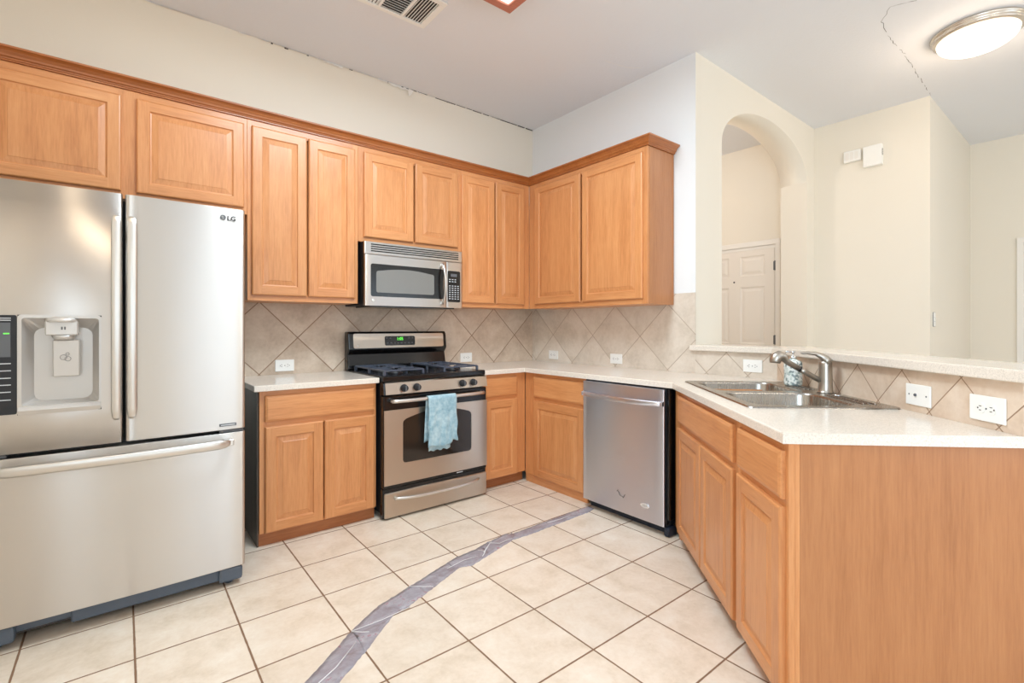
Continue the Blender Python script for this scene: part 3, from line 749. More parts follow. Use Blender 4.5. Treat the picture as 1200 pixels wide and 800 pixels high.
bm.faces.new(rings[0]); bm.faces.new(rings[-1])
box(bm, -3.552, -3.515, -1.03, -.975, .685, .715, .003); box(bm, -2.785, -2.748, -1.03, -.975, .685, .715, .003)
obj('handle', bm, M_SSH, fz, label='wide bowed freezer handle')
# logo, sticker, kick grille, feet
yb = YFR+.0063
bm = BM(); lathe(bm, (-2.787, yb-.001, 1.754), [(.012, 0), (.012, -.0015)], 20, 'y'); obj('logo_disc', bm, M_GREYP, rd)
bm = BM(); box(bm, -2.789, -2.787, yb-.0035, yb-.002, 1.748, 1.760); box(bm, -2.789, -2.783, yb-.0035, yb-.002, 1.747, 1.749); lathe(bm, (-2.791, yb-.002, 1.758), [(.0016, 0), (.0016, -.0012)], 8, 'y'); obj('logo_mark', bm, M_BADGE, rd)
text('logo_letters', 'LG', .030, -2.752, yb-.001, 1.752, M_INK, rd, True)
bm = BM(); box(bm, -2.802, -2.732, yb-.003, yb+.004, .772, .784); st_ = obj('energy_label', bm, M_GREYP, rd)
bm = BM(); box(bm, -2.796, -2.738, yb-.0036, yb-.003, .776, .780); obj('label_print', bm, M_WINK, rd)
for xa, xb in ((-2.80, -2.70), (-3.60, -3.50)):
    bm = BM(); box(bm, xa, xb, YFR+.02, YFR+.07, .739, .752, .002); obj('centre_hinge', bm, M_GREYP, t)
bm = BM(); box(bm, -3.32, -2.79, YFR+.05, YFR+.09, .028, .085, .006); box(bm, -3.60, -3.30, YFR+.065, YFR+.10, .045, .085, .006); obj('kick_grille', bm, simple('grille_blue_grey', lin(88, 100, 116), .4), t)
for xa, xb in ((-2.80, -2.70), (-3.60, -3.48)):
    bm = BM(); box(bm, xa, xb, YFR+.03, YFR+.12, .022, .088, .012, seg=2); lathe(bm, ((xa+xb)/2, YFR+.09, .0005), [(.02, 0), (.02, .026)], 14); obj('foot', bm, bpy.data.materials['grille_blue_grey'], t)
for xa in (-3.56, -2.74):
    bm = BM(); lathe(bm, (xa, -.12, .0005), [(.02, 0), (.02, .03)], 14); obj('foot', bm, M_BLKM, t)
for xa, xb in ((X1-.10, X1-.015), (X0+.015, X0+.10)):
    bm = BM(); box(bm, xa, xb, YFR+.03, YFR+.14, 1.7755, 1.795, .004); obj('hinge_cover', bm, M_FRSIDE, t)

# ================================================================== GAS RANGE
RX0, RX1 = -1.862, -1.052; RC = (RX0+RX1)/2; RY = -.69
t = thing('gas_range', 'stainless steel and black gas range with four-burner cooktop', 'stove', FA, (RC, -.35, 0), None)
bm = BM(); box(bm, RX0+.006, RX1-.006, -.635, -.012, .035, .885, .002); obj('range_body', bm, M_BLKM, t)
for xx in (RX0+.05, RX1-.05):
    for yy in (-.60, -.08):
        bm = BM(); lathe(bm, (xx, yy, .0005), [(.018, 0), (.018, .036)], 12); obj('foot', bm, M_BLKM, t)
bm = BM(); box(bm, RX0, RX1, -.672, -.09, .8855, .9215, .006, seg=2)
box(bm, RX0+.035, RX1-.035, -.62, -.12, .9210, .9216); obj('cooktop', bm, M_BLK, t)
# sloped control strip
bm = BM(); prism(bm, [(-.672, .884), (-.693, .878), (-.705, .806), (-.640, .800), (-.640, .884)], RX0+.012, RX1-.006, 'x'); obj('control_strip', bm, M_SSD, t)
bm = BM(); prism(bm, [(-.668, .884), (-.690, .878), (-.700, .806), (-.640, .800), (-.640, .884)], RX0, RX0+.0118, 'x'); obj('end_cap', bm, M_BLK, t)
for kx in (-1.723, -1.630, -1.272, -1.180):
    bm = BM(); lathe(bm, (kx, -.7005, .842), [(.025, .004), (.025, -.004), (.022, -.010), (.020, -.026), (.015, -.030)], 24, 'y')
    kn = obj('knob', bm, M_BLKM, t, label='round black burner knob')
    bm = BM(); box(bm, kx-.0045, kx+.0045, -.738, -.729, .824, .860, .002); obj('knob_grip', bm, M_GREYP, kn)
# oven door
bm = BM(); box(bm, RX0+.004, RX1-.002, RY+.002, -.636, .200, .797, .005); od = obj('oven_door', bm, M_BLK, t)
bm = BM()
def wpts(s=0):
    L, R_, B_, T1, T0 = -1.727+s, -1.191-s, .352+s, .672-s, .630-s
    p = [(L+.02, B_), (L+.006, B_+.006), (L, B_+.02), (L, T0-.02), (L+.004, T0-.004)]
    for k in range(0, 13):
        u = k/12; p.append((L+.02+(R_-L-.04)*u, T0+.008+(T1-T0)*(1-(2*u-1)**2)))
    p += [(R_-.004, T0-.004), (R_, T0-.02), (R_, B_+.02), (R_-.006, B_+.006), (R_-.02, B_)]
    return p
A = holed(bm, [(RX0+.006, .222), (RX1-.002, .222), (RX1-.002, .704), (RX0+.006, .704)], [wpts()], RY-.004, plane='y')
oo = [bm.verts.new((v.co.x, RY+.002, v.co.z)) for v in A[0]]; bridge(bm, A[0], oo)
oi = [bm.verts.new((v.co.x, RY+.001, v.co.z)) for v in A[1]]; bridge(bm, A[1], oi)
obj('door_panel', bm, M_SSD, od)
bm = BM(); prism(bm, wpts(.001), RY-.0015, RY+.0015, 'y'); win_o = obj('oven_window', bm, M_GLS, od)
def bowhandle(x0, x1, z, y, bow, rad, post, sag=0):
    bm = BM(); P = []
    for k in range(21):
        u = k/20; c = 1-(2*u-1)**4; P.append((x0+(x1-x0)*u, y-bow*c, z+sag*(1-(2*u-1)**2)))
    tube(bm, P, rad, 12)
    for xx in (x0+.008, x1-.008): tube(bm, [(xx, y+.0, z), (xx, post, z)], rad*.9, 10)
    return bm
obj('handle', bowhandle(-1.815, -1.100, .764, -.722, .018, .0125, -.691), M_SSH, od, label='satin steel towel-bar handle')
bm = BM(); box(bm, RX0+.55, RX0+.60, RY-.0006, RY+.003, .208, .213) ; obj('maker_print', bm, M_WINK, od)
bm = BM(); box(bm, RX0+.01, RX1-.002, RY-.003, -.636, .012, .172, .006); dr = obj('storage_drawer', bm, M_SSD, t)
bm = BM(); box(bm, RX0+.002, RX1-.003, RY+.012, -.6365, .010, .198, .002); obj('drawer_surround', bm, M_BLK, t)
obj('handle', bowhandle(-1.79, -1.13, .135, -.698, .030, .010, -.692, -.012), M_SSH, dr, label='bowed drawer handle')
# backguard
bm = BM()
prism(bm, [(-.012, .92), (-.075, .92), (-.088, .925), (-.088, .955), (-.070, 1.035), (-.095, 1.062), (-.103, 1.075), (-.090, 1.188), (-.075, 1.205), (-.012, 1.205)], -1.868, -1.042, 'x')
es = [e for e in bm.edges if abs(e.verts[0].co.x-e.verts[1].co.x) < 1e-6 and min(v.co.z for v in e.verts) > 1.18]
bgd = obj('backguard', bm, M_BLK, t)
bv = bgd.modifiers.new('b', 'BEVEL'); bv.width = .008; bv.segments = 2; bv.limit_method = 'ANGLE'; bv.angle_limit = math.radians(60)
def on_slope(z): return -.103+(z-1.075)/(1.188-1.075)*.013
bm = BM()
pl = rrect(-1.832, -1.072, 1.082, 1.190, .012, 3)
V = [[bm.verts.new((a, on_slope(b)-d, b)) for a, b in pl] for d in (-.002, .0022)]; bridge(bm, V[0], V[1]); bm.faces.new(V[1]); obj('backguard_panel', bm, M_SSD, bgd)
bm = BM(); pl = rrect(-1.588, -1.333, 1.098, 1.170, .012, 3)
V = [[bm.verts.new((a, on_slope(b)-d, b)) for a, b in pl] for d in (0, .0040)]; bridge(bm, V[0], V[1]); bm.faces.new(V[1]); obj('clock_panel', bm, M_BLK, bgd)
bmx = text_bm('1:05', .032, .0004, True)
bmesh.ops.transform(bmx, matrix=Matrix.Translation((-1.462, on_slope(1.148)-.0048, 1.148)) @ Matrix.Rotation(math.pi/2-.11, 4, 'X'), verts=bmx.verts); obj('clock_digits', bmx, M_GREEN, bgd)
for kx, kz in ((-1.572, 1.155), (-1.545, 1.155), (-1.565, 1.118), (-1.535, 1.118), (-1.505, 1.116), (-1.478, 1.116), (-1.45, 1.116), (-1.42, 1.116), (-1.39, 1.118), (-1.36, 1.118), (-1.385, 1.155), (-1.355, 1.155)):
    bm = BM(); box(bm, kx-.008, kx+.008, on_slope(kz)-.0048, on_slope(kz)-.0038, kz-.004, kz+.004); obj('key', bm, M_GREYP, bgd)
bm = BM(); lathe(bm, (-1.800, on_slope(1.10)-.002, 1.10), [(.007, 0), (.007, -.002), (.004, -.003)], 16, 'y'); obj('badge', bm, M_SSH, bgd)
# burners and grates
for bx, by in ((-1.69, -.50), (-1.69, -.23), (-1.23, -.50), (-1.23, -.23)):
    bm = BM(); lathe(bm, (bx, by, .9216), [(.052, 0), (.050, .006), (.036, .012), (.036, .014), (.030, .020), (.001, .021)], 24); obj('burner', bm, M_BLKM, t)
def grate(x0, x1):
    bm = BM(); z = .958; y0, y1 = -.625, -.125; w = .0065
    def bar(a, b, h=.011): 
        d = Vector(b)-Vector(a)
        if abs(d.x) > abs(d.y): box(bm, min(a[0], b[0]), max(a[0], b[0]), a[1]-w, a[1]+w, z-h, z, .002)
        else: box(bm, a[0]-w, a[0]+w, min(a[1], b[1]), max(a[1], b[1]), z-h, z, .002)
    ym = (y0+y1)/2; xm = (x0+x1)/2
    for y in (y0, ym, y1): bar((x0, y), (x1, y))
    for x in (x0, x1): bar((x, y0), (x, y1))
    for yc in ((y0+ym)/2, (y1+ym)/2):
        bar((x0, yc), (xm-.035, yc), .010); bar((xm+.035, yc), (x1, yc), .010)
        bar((xm, yc-.125), (xm, yc-.035)); bar((xm, yc+.035), (xm, yc+.125))
    for x in (x0, x1):
        for y in (y0, ym, y1): box(bm, x-.008, x+.008, y-.008, y+.008, .9217, z-.004, .002)
    return bm
obj('grate', grate(-1.825, -1.545), M_IRON, t, label='left cast-iron burner grate'); obj('grate', grate(-1.375, -1.095), M_IRON, t, label='right cast-iron burner grate')

# towel over the oven handle
def towel():
    bm = BM(); n = 18; x0, x1 = -1.575, -1.358; hy, hz, r = -.7405, .764, .0175
    path = []
    for k in range(18): path.append((-.7235+.0*k, .47+(hz-.47)*k/17, 0))
    for k in range(1, 8):
        a = math.pi*k/8; path.append((hy+r*math.cos(a), hz+r*math.sin(a), 1))
    for k in range(26): path.append((-.758, hz-(hz-.440)*k/25, 2))
    g = []
    for j, (y, z, s) in enumerate(path):
        row = []
        for i in range(n+1):
            u = i/n; x = x0+(x1-x0)*u
            if s == 0: x -= .014*(1-(z-.47)/(hz-.47))
            f = max(0, min(1, (hz-z)/.30))
            dy = 0
            if s == 2:
                dy = -(.006+.006*math.sin(u*15+z*9)+.005*math.sin(u*27-z*16+1)+.003*math.sin(u*41+z*30))*f - .003
                x += .006*math.sin(z*40+u*3)*f
                zz = z+(.006*math.sin(u*9+.5)+.022*max(0, min(1, (u-.70)/.1))+.002*math.sin(u*31))*f**3
            else: zz = z+(.01*math.sin(u*8) if s == 0 and z < .5 else 0)
            if s == 0: dy = .0025*math.sin(u*17)*f
            row.append(bm.verts.new((x, y+dy, zz)))
        g.append(row)
    for A, B in zip(g, g[1:]):
        for i in range(n):
            f = bm.faces.new([A[i], A[i+1], B[i+1], B[i]]); f.smooth = True
    # folded inner layer peeking out below the front
    h = []
    for j in range(10):
        z = .52-.105*j/9
        h.append([bm.verts.new((-1.573+.165*i/12+.002*math.sin(j), -.7545-.003*math.sin(i*1.3), z+.005*math.sin(i*1.7)*(j/9))) for i in range(13)])
    for A, B in zip(h, h[1:]):
        for i in range(12):
            f = bm.faces.new([A[i], A[i+1], B[i+1], B[i]]); f.smooth = True
    return bm
tw = single('dish_towel', 'light blue terry towel hanging over the oven door handle', 'towel', towel(), M_TOWEL, FA, (-1.466, -.745, .40))
md = tw.modifiers.new('s', 'SOLIDIFY'); md.thickness = .003; md.offset = 0

# ================================================================== MICROWAVE
MX0, MX1, MY = -1.866, -1.078, -.400
t = thing('microwave', 'stainless over-the-range microwave with black-framed window', 'microwave', FA, (-1.472, -.2, 1.39), None)
bm = BM(); box(bm, MX0+.004, MX1-.004, -.372, -.012, 1.392, 1.832, .002); obj('microwave_body', bm, M_BLKM, t)
bm = BM(); box(bm, MX0+.05, MX1-.05, -.36, -.10, 1.380, 1.3925, .002); obj('underside_vent', bm, M_BLK, t)
# fascia
bm = BM(); box(bm, MX0, MX1, MY+.004, -.372, 1.742, 1.830, .006, seg=2); fas = obj('vent_fascia', bm, M_SS, t)
for k in range(4):
    z = 1.762+k*.0152
    bm = BM(); box(bm, MX0+.045, MX1-.035, MY+.0020, MY+.006, z, z+.0075); obj('vent_slot', bm, M_BLK, fas)
bm = curved_front(MX0, -1.222, 1.388, 1.739, MY, .028, .0, .008, -1.472, .40); md_ = obj('door', bm, M_SS, t)
bm = curved_front(-1.2205, MX1, 1.388, 1.739, MY, .028, .0, .008, -1.472, .40); cpn = obj('control_side', bm, M_SS, t)
ym = MY-.0022
def mwin(x0, x1, z0, z1, arc, r=.014):
    p = rrect(x0, x1, z0, z1, r, 4); out = []
    for a, b in p:
        u = (a-x0)/(x1-x0); out.append((a, b-(arc*(2*u-1)**2 if b > (z0+z1)/2 else -arc*.15*(2*u-1)**2)))
    top = [q for q in out if q[1] > (z0+z1)/2]; bot = [q for q in out if q[1] <= (z0+z1)/2]
    k = sorted([q for q in top], key=lambda q: -q[0])
    ins = []
    for i in range(1, 12):
        u = i/12; ins.append((x1-r-(x1-x0-2*r)*u, z1-arc*(1-2*u)**2))
    mid_ = len(p)//4
    return out[:mid_]+ins+out[mid_:]
def band(pl, d0, d1):
    bm = BM(); V = [[bm.verts.new((a, MY-d, b)) for a, b in pl] for d in (d0, d1)]; bridge(bm, V[0], V[1]); bm.faces.new(V[1]); return bm
obj('door_glass', band(mwin(-1.824, -1.248, 1.452, 1.678, 0), -.003, .0012), M_BLK, md_, label='black glass door surround')
obj('viewing_window', band(mwin(-1.785, -1.330, 1.477, 1.650, .022), -.002, .0020), M_MWG, md_, label='grey arched viewing window')
bm = BM(); P = []
for k in range(17):
    u = k/16; c = 1-(2*u-1)**2; P.append((-1.262+.020*c*0, MY-.012-.040*c, 1.415+.302*u))
tube(bm, P, .0115, 12, flat=(1, .8)); box(bm, -1.272, -1.252, MY-.016, MY+.004, 1.412, 1.432, .003); box(bm, -1.272, -1.252, MY-.016, MY+.004, 1.700, 1.720, .003); obj('handle', bm, M_SSH, md_)
obj('key_panel', band(mwin(-1.213, -1.100, 1.432, 1.672, 0, .010), -.003, .0012), M_BLK, cpn, label='black keypad panel')
obj('display', band(mwin(-1.185, -1.130, 1.628, 1.650, 0, .002), 0, .0020), M_GREYP, cpn)
bm = BM()
for r_ in range(10):
    if r_ == 2: continue
    for c_ in range(4):
        w = .0065
        xx = -1.193+c_*.0245; zz = 1.606-r_*.0165
        if (r_ < 2 and c_ == 3): continue
        bm = BM(); box(bm, xx-w, xx+w, MY-.0022, MY-.0008, zz-.0032, zz+.0028); obj('key', bm, M_WINK, cpn)
bm = BM(); lathe(bm, (-1.806, MY+.001, 1.423), [(.012, 0), (.012, -.003), (.008, -.0035)], 20, 'y'); obj('badge', bm, M_SSH, md_)

# ================================================================== DISHWASHER (side wall frame)
t = thing('dishwasher', 'stainless steel dishwasher under the side counter', 'dishwasher', FB, (1.62, -.3, 0), None)
bm = BM(); box(bm, 1.294, 1.948, -.615, -.03, .06, .872, .002); obj('tub_body', bm, M_BLKM, t)
bm = BM(); box(bm, 1.952, 1.966, -.652, -.55, .10, .874, .002); box(bm, 1.300, 1.945, -.640, -.60, .8735, .8785); obj('side_seal', bm, M_BLK, t)
bm = BM(); box(bm, 1.300, 1.944, -.650, -.616, .065, .872, .002); obj('inner_door', bm, M_BLKM, t)
bm = curved_front(1.297, 1.942, .060, .868, -.672, .022, .003, .006); dd = obj('door', bm, M_SSW, t)
n = 24; rings = []; bm = BM()
for k in range(n+1):
    u = k/n; x = 1.300+.640*u; bow = 1-(2*u-1)**2; e = min(1, min(u, 1-u)/.03)
    yc = -.676-.012*e-.030*bow; hh = .0145; zc = .785-.004*bow
    rings.append([bm.verts.new((x, yc+dy, zc+dz*hh)) for dy, dz in ((.012, -1), (.0, -1), (-.004, -.7), (-.004, .7), (.0, 1), (.012, 1))])
for A, B in zip(rings, rings[1:]): bridge(bm, A, B, True)
bm.faces.new(rings[0]); bm.faces.new(rings[-1])
box(bm, 1.300, 1.316, -.69, -.670, .771, .797, .002); box(bm, 1.924, 1.940, -.69, -.670, .771, .797, .002)
obj('handle', bm, M_SSW, dd)
bm = BM(); ell = [(1.811+.030*math.cos(a*math.pi/12), .152+.0135*math.sin(a*math.pi/12)) for a in range(24)]; prism(bm, ell, -.6765, -.670, 'y'); bd = obj('badge', bm, M_BADGE, dd, label='white oval badge')
bm = BM(); tube(bm, [(1.811+.013*math.cos(a*math.pi/8), -.6768, .152+.0055*math.sin(a*math.pi/8)) for a in range(17)], .0008, 5); obj('badge_mark', bm, M_GREYP, dd)
bm = BM()
for pts in ([(1.60, .192), (1.612, .182), (1.618, .170), (1.63, .160)], [(1.635, .165), (1.648, .158), (1.656, .172), (1.662, .180)], [(1.606, .196), (1.596, .185)]):
    tube(bm, [(a, -.6745, b) for a, b in pts], [.0015, .0025, .002, .001][:len(pts)] if len(pts) == 4 else .0014, 6)
obj('scuff_mark', bm, M_GREYP, dd, label='dark scuff on the door')
bm = BM(); box(bm, 1.312, 1.935, -.606, -.59, .0008, .058, .002); kp = obj('kick_plate', bm, M_NAVY, t)
bm = BM(); box(bm, 1.930, 1.968, -.655, -.575, .0008, .056, .010, seg=2); lathe(bm, (1.951, -.655, .030), [(.014, .003), (.014, -.006)], 12, 'y'); obj('corner_foot', bm, M_NAVY, t)
bm = BM(); lathe(bm, (1.330, -.607, .042), [(.006, 0), (.006, -.003)], 10, 'y'); obj('screw', bm, M_GREYP, t)

# ================================================================== OUTLETS
GO = 'white wall plates in the backsplash'
def plate(label, fr, cx, cz, y, kind='outlet', w=.122, h=.080, group=GO):
    t = thing('wall_outlet' if kind == 'outlet' else ('cable_outlet' if kind == 'cable' else 'light_switch'), label, 'outlet' if kind != 'switch' else 'switch', fr, (cx, y, cz-h/2), group)
    bm = BM(); box(bm, cx-w/2, cx+w/2, y-.006, y, cz-h/2, cz+h/2, .002); obj('cover_plate', bm, M_PLASTIC, t)
    if kind == 'outlet':
        for s in (-1, 1):
            c = cx+s*.0195
            bm = BM(); prism(bm, [(c+.0165*math.cos(a*math.pi/10)*(1 if abs(math.cos(a*math.pi/10)) < .93 else .96), cz+.0165*math.sin(a*math.pi/10)) for a in range(20)], y-.0078, y-.0055, 'y')
            r = obj('receptacle', bm, M_PLASTIC, t)
            bm = BM(); box(bm, c-.0055, c+.0035, y-.0082, y-.0077, cz+.0055, cz+.0078); box(bm, c-.0055, c+.0025, y-.0082, y-.0077, cz-.0078, cz-.0055)
            lathe(bm, (c+.0095*(1 if s > 0 else -1), y-.0077, cz), [(.0026, 0), (.0026, -.0006)], 10, 'y'); obj('slots', bm, M_DARKSLOT, r)
        bm = BM(); lathe(bm, (cx, y-.006, cz), [(.003, 0), (.003, -.001)], 10, 'y'); obj('screw', bm, M_GREYP, t)
    elif kind == 'cable':
        bm = BM(); lathe(bm, (cx-.010, y-.006, cz), [(.0055, 0), (.0055, -.004), (.003, -.004)], 14, 'y'); obj('coax_jack', bm, M_GREYP, t)
        for s in (-1, 1):
            bm = BM(); lathe(bm, (cx+s*.043, y-.006, cz), [(.003, 0), (.003, -.001)], 10, 'y'); obj('screw', bm, M_GREYP, t)
    else:
        bm = BM(); prism(bm, [(y-.005, cz-.012), (y-.016, cz+.008), (y-.012, cz+.012), (y-.005, cz+.010)], cx-.006, cx+.006, 'x'); obj('toggle', bm, M_PLASTIC, t)
        bm = BM(); L0, L1 = w/2, h/2
        for a in ((-L0-.002, -L0, -L1, L1), (L0, L0+.002, -L1, L1), (-L0, L0, -L1-.002, -L1), (-L0, L0, L1, L1+.002)): box(bm, cx+a[0], cx+a[1], y-.004, y, cz+a[2], cz+a[3])
        box(bm, cx-.012, cx+.012, y-.0064, y-.006, cz-.018, cz-.015); box(bm, cx-.012, cx+.012, y-.0064, y-.006, cz+.016, cz+.019)
        obj('plate_edge', bm, M_GREYP, t)
plate('white duplex outlet in the backsplash between refrigerator and range', FA, -2.281, .974, -.0055)
plate('white duplex outlet just right of the range backguard', FA, -.786, .972, -.0055)
plate('white outlet on the side backsplash nearest the corner', FB, .307, .980, -.0055)
plate('white outlet on the side backsplash above the dishwasher', FB, 1.048, .981, -.0055)
plate('white duplex outlet below the bar ledge, left of the faucet', FB, 2.150, .990, -.0055)
plate('white cable plate with one round jack, right of the faucet', FD, .945, .980, .6828, 'cable', .124, .080)
plate('large white duplex outlet below the bar ledge, nearest the right edge', FD, 1.237, .977, .6828, 'outlet', .128, .082)
F_H = frame((0, -2.625, 0), 0)
plate('white light switch on the hallway wall edge, seen over the bar', F_H, 2.262, 1.305, -.0005, 'switch', .075, .118, None)

# small boxes high on the entry wall
t = thing('door_chime', 'larger white plastic chime box high on the wall, with side vent', 'doorbell', F_E, (2.235, -.001, 2.68), None)
bm = BM(); box(bm, 2.165, 2.305, -.055, -.001, 2.685, 2.868, .004); obj('chime_cover', bm, M_PLASTIC, t)
for k in range(5):
    bm = BM(); box(bm, 2.3045, 2.3056, -.045, -.015, 2.77+k*.012, 2.776+k*.012); obj('vent_slot', bm, M_DARKSLOT, t)
t = thing('wall_sensor', 'small white slatted box left of the larger chime box, high on the wall', 'sensor', F_E, (2.072, -.001, 2.76), None)
bm = BM(); box(bm, 2.005, 2.142, -.035, -.001, 2.768, 2.872, .006); obj('sensor_case', bm, M_PLASTIC, t)
bm = BM()
for k in range(3): prism(bm, rrect(2.022+k*.036, 2.050+k*.036, 2.785, 2.855, .008, 3), -.0362, -.0345, 'y')
obj('louvre', bm, M_WHITE, t)

# ================================================================== CEILING ITEMS
t = thing('ceiling_light', 'round flush-mount ceiling light with lit glass bowl and silver rim', 'ceiling light', FA, (1.205, -3.035, CZ-.001), None)
lx, ly = 1.205, -3.035
bm = BM(); lathe(bm, (lx, ly, CZ-.001), [(.235, 0), (.238, -.006), (.232, -.016), (.222, -.022), (.226, -.030), (.222, -.040), (.205, -.046), (.190, -.046)], 48); obj('rim', bm, simple('rim_metal', lin(214, 206, 196), .25, .9), t)
bm = BM(); prof = [(.203, -.0465)]
for k in range(1, 9):
    a = k/8; prof.append((.203*math.cos(a*math.pi/2*.96), -.0465-.085*math.sin(a*math.pi/2)))
lathe(bm, (lx, ly, CZ-.001), prof, 48); obj('glass_bowl', bm, M_DOME, t)
bm = BM(); lathe(bm, (lx, ly, CZ-.1335), [(.004, .003), (.020, 0), (.022, -.004), (.016, -.010), (.008, -.013), (.008, -.018), (.004, -.022)], 20); obj('finial', bm, M_SSH, t)
point('ceiling_light_bulb', (lx, ly, CZ-.20), .10, 8, WARM)

t = thing('fluorescent_light_box', 'wood-framed fluorescent light box on the kitchen ceiling', 'ceiling light', FA, (-1.95, -1.80, CZ-.001), None)
BX1, BY1, BX0, BY0, BZ = -1.372, -1.368, -2.60, -2.25, 3.085
bm = BM(); w = .052
for a in ((BX0, BX1, BY1-w, BY1), (BX0, BX1, BY0, BY0+w), (BX0, BX0+w, BY0+w, BY1-w), (BX1-w, BX1, BY0+w, BY1-w)): box(bm, a[0], a[1], a[2], a[3], BZ, CZ-.001, .003)
obj('wood_frame', bm, M_PINKW, t)
bm = BM(); box(bm, BX0+w, BX1-w, BY0+w, BY1-w, BZ+.012, BZ+.016); obj('diffuser', bm, M_DIFF, t)
area('fluorescent_tubes', ((BX0+BX1)/2, (BY0+BY1)/2, BZ-.004), (0, 0, 0), 1.10, .75, 47, (.72, .89, 1.0))

t = thing('air_vent', 'white ceiling air register with three louvre sections', 'vent', FA, (-1.88, -.955, CZ-.001), None)
VX0, VX1, VY0, VY1 = -2.13, -1.635, -1.105, -.802
bm = BM(); z1 = CZ-.0008; z0 = CZ-.012
cuts = [(-1.795, -1.672), (-1.945, -1.812), (-2.095, -1.962)]
ys = (VY0+.035, VY1-.030)
box(bm, VX0, VX1, VY0, ys[0], z0, z1, .002); box(bm, VX0, VX1, ys[1], VY1, z0, z1, .002)
for a, b in ((VX0, -2.095), (-1.962, -1.945), (-1.812, -1.795), (-1.672, VX1)): box(bm, a, b, ys[0], ys[1], z0, z1, .001)
obj('register_frame', bm, M_PLASTIC, t)
bm = BM(); box(bm, VX0+.02, VX1-.02, ys[0]-.005, ys[1]+.005, CZ-.0022, CZ-.0012); obj('duct_opening', bm, M_CRACK, t)
for ci, (a, b) in enumerate(cuts):
    nn = 7 if ci != 1 else 11
    for k in range(nn):
        bm = BM()
        if ci != 1:
            x = a+(b-a)*(k+.5)/nn; prism(bm, [(x-.006, z0+.001), (x-.0045, z0), (x+.006, z0+.008), (x+.0045, z0+.009)] if ci == 0 else [(x+.006, z0+.001), (x+.0045, z0), (x-.004, z0+.008), (x-.0025, z0+.009)], ys[0], ys[1], 'y')
        else:
            y = ys[0]+(ys[1]-ys[0])*(k+.5)/nn; prism(bm, [(y-.006, z0+.001), (y-.0045, z0), (y+.003, z0+.008), (y+.0015, z0+.009)], a, b, 'x')
        obj('louvre', bm, M_PLASTIC, t)

# lamps out of view: entry and refrigerator end, plus added fill behind the viewer
def flush_lamp(label, x, y, power, col):
    t = thing('flush_lamp', label, 'ceiling light', FA, (x, y, CZ-.001))
    bm = BM(); lathe(bm, (x, y, CZ-.001), [(.17, 0), (.17, -.02), (.15, -.025)], 32); obj('rim', bm, M_NICKEL, t)
    bm = BM(); lathe(bm, (x, y, CZ-.0265), [(.15, 0), (.13, -.04), (.07, -.07), (.002, -.078)], 32); obj('glass_bowl', bm, M_DOME, t)
    point('lamp_glow', (x, y, CZ-.20), .12, power, col)
flush_lamp('round flush lamp in the entry behind the arch', .75, -.55, 17, (1.0, .86, .75))
flush_lamp('round flush lamp added behind the viewer as soft fill', -.9, -5.2, 20, (1.0, .88, .72))  # added fill, placed where no steel front mirrors it
flush_lamp('round flush lamp added as fill near the rear wall windows', 2.2, -5.6, 8, (1.0, .88, .72))  # unseen lamp added for extra fill light
flush_lamp('round flush lamp above the refrigerator end of the kitchen', -3.3, -1.7, 5, (1.0, .80, .56))

# ================================================================== TAPE ON THE FLOOR
Lp = [(-2.80, -1.95), (-2.66, -1.843), (-2.512, -1.729), (-2.437, -1.668), (-2.274, -1.564), (-2.088, -1.5), (-2.016, -1.478), (-1.892, -1.431), (-1.749, -1.387), (-1.617, -1.376), (-1.515, -1.344), (-1.488, -1.344), (-1.365, -1.319), (-1.346, -1.345), (-1.234, -1.342), (-1.056, -1.333), (-.80, -1.324), (-.64, -1.322)]
Rp = [(-2.74, -2.08), (-2.566, -1.918), (-2.424, -1.813), (-2.237, -1.659), (-2.162, -1.645), (-1.992, -1.577), (-1.882, -1.527), (-1.803, -1.491), (-1.742, -1.517), (-1.574, -1.468), (-1.428, -1.423), (-1.379, -1.409), (-1.257, -1.417), (-1.059, -1.408), (-.719, -1.397), (-.64, -1.375)]
def interp(P, x):
    for (a, b), (c, d) in zip(P, P[1:]):
        if a <= x <= c: return b+(d-b)*(x-a)/(c-a)
    return P[-1][1]
t = thing('floor_tape', 'long crumpled grey-purple duct tape strip crossing the tile floor', 'tape', FA, (-1.7, -1.45, 0), None)
random.seed(11)
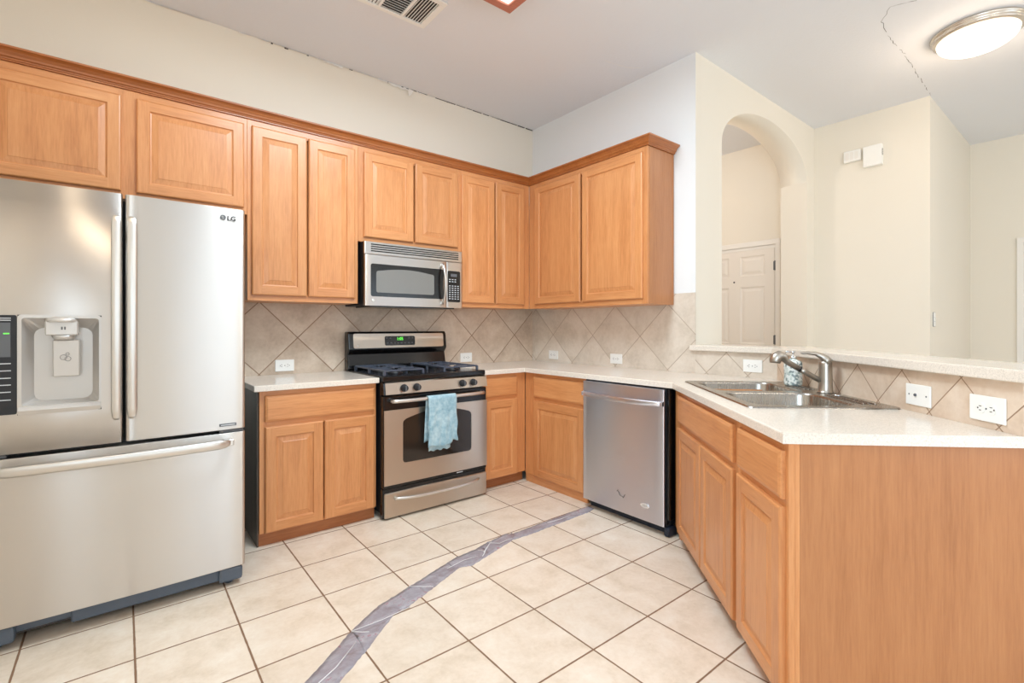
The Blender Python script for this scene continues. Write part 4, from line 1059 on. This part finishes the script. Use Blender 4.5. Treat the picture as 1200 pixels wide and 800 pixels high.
segs = [(-2.73, -2.40, .0), (-2.44, -2.05, .002), (-2.10, -1.80, .0), (-1.84, -1.56, .002), (-1.60, -1.33, .0035), (-1.36, -1.18, .0008), (-1.22, -.95, .002), (-.98, -.645, .001)]
for k, (a, b, up) in enumerate(segs):
    bm = BM(); n = max(8, int((b-a)/.012)); T = []; Bv = []; m = 5; g = []
    for i in range(n+1):
        x = a+(b-a)*i/n; yl, yr = interp(Lp, x), interp(Rp, x)
        j0 = random.uniform(-.003, .003)
        row = []
        for q in range(m+1):
            u = q/m; h = .0014+up*.4+(random.uniform(0, .0016) if 0 < q < m else 0)
            row.append(bm.verts.new((x+(.035*(1-u) if i in (0,) else 0), yl+(yr-yl)*u+(j0 if q in (0, m) else 0), h)))
        g.append(row)
    for A, B in zip(g, g[1:]):
        for q in range(m):
            f = bm.faces.new([A[q], A[q+1], B[q+1], B[q]]); f.smooth = True
    # skirt down to the floor
    bound = [e for e in bm.edges if len(e.link_faces) == 1]
    r = bmesh.ops.extrude_edge_only(bm, edges=bound)
    for v in r['geom']:
        if isinstance(v, bmesh.types.BMVert): v.co.z = .0004
    obj('tape_piece', bm, M_TAPE, t)
bm = BM()
for P in ([(-2.43, -1.668, .0045), (-2.30, -1.675, .006), (-2.165, -1.66, .005)], [(-2.43, -1.67, .0045), (-2.40, -1.70, .005), (-2.375, -1.715, .004)], [(-2.09, -1.50, .0045), (-2.04, -1.545, .005), (-2.0, -1.575, .0035)],
          [(-1.62, -1.40, .005), (-1.60, -1.44, .007), (-1.64, -1.47, .004)], [(-1.86, -1.47, .0055), (-1.75, -1.45, .007), (-1.66, -1.455, .0055)], [(-2.66, -1.90, .004), (-2.55, -1.84, .005), (-2.44, -1.745, .004)],
          [(-1.52, -1.36, .005), (-1.48, -1.41, .008), (-1.42, -1.40, .006), (-1.38, -1.40, .005)], [(-1.06, -1.36, .004), (-.95, -1.37, .005), (-.86, -1.36, .004)], [(-1.61, -1.44, .005), (-1.53, -1.38, .007), (-1.50, -1.36, .005)]):
    tube(bm, P, .0028, 6, flat=(.5, 1))
obj('wrinkle', bm, simple('clear_film_wrinkle', lin(228, 224, 226), .3), t, label='whitish raised wrinkle in the tape')
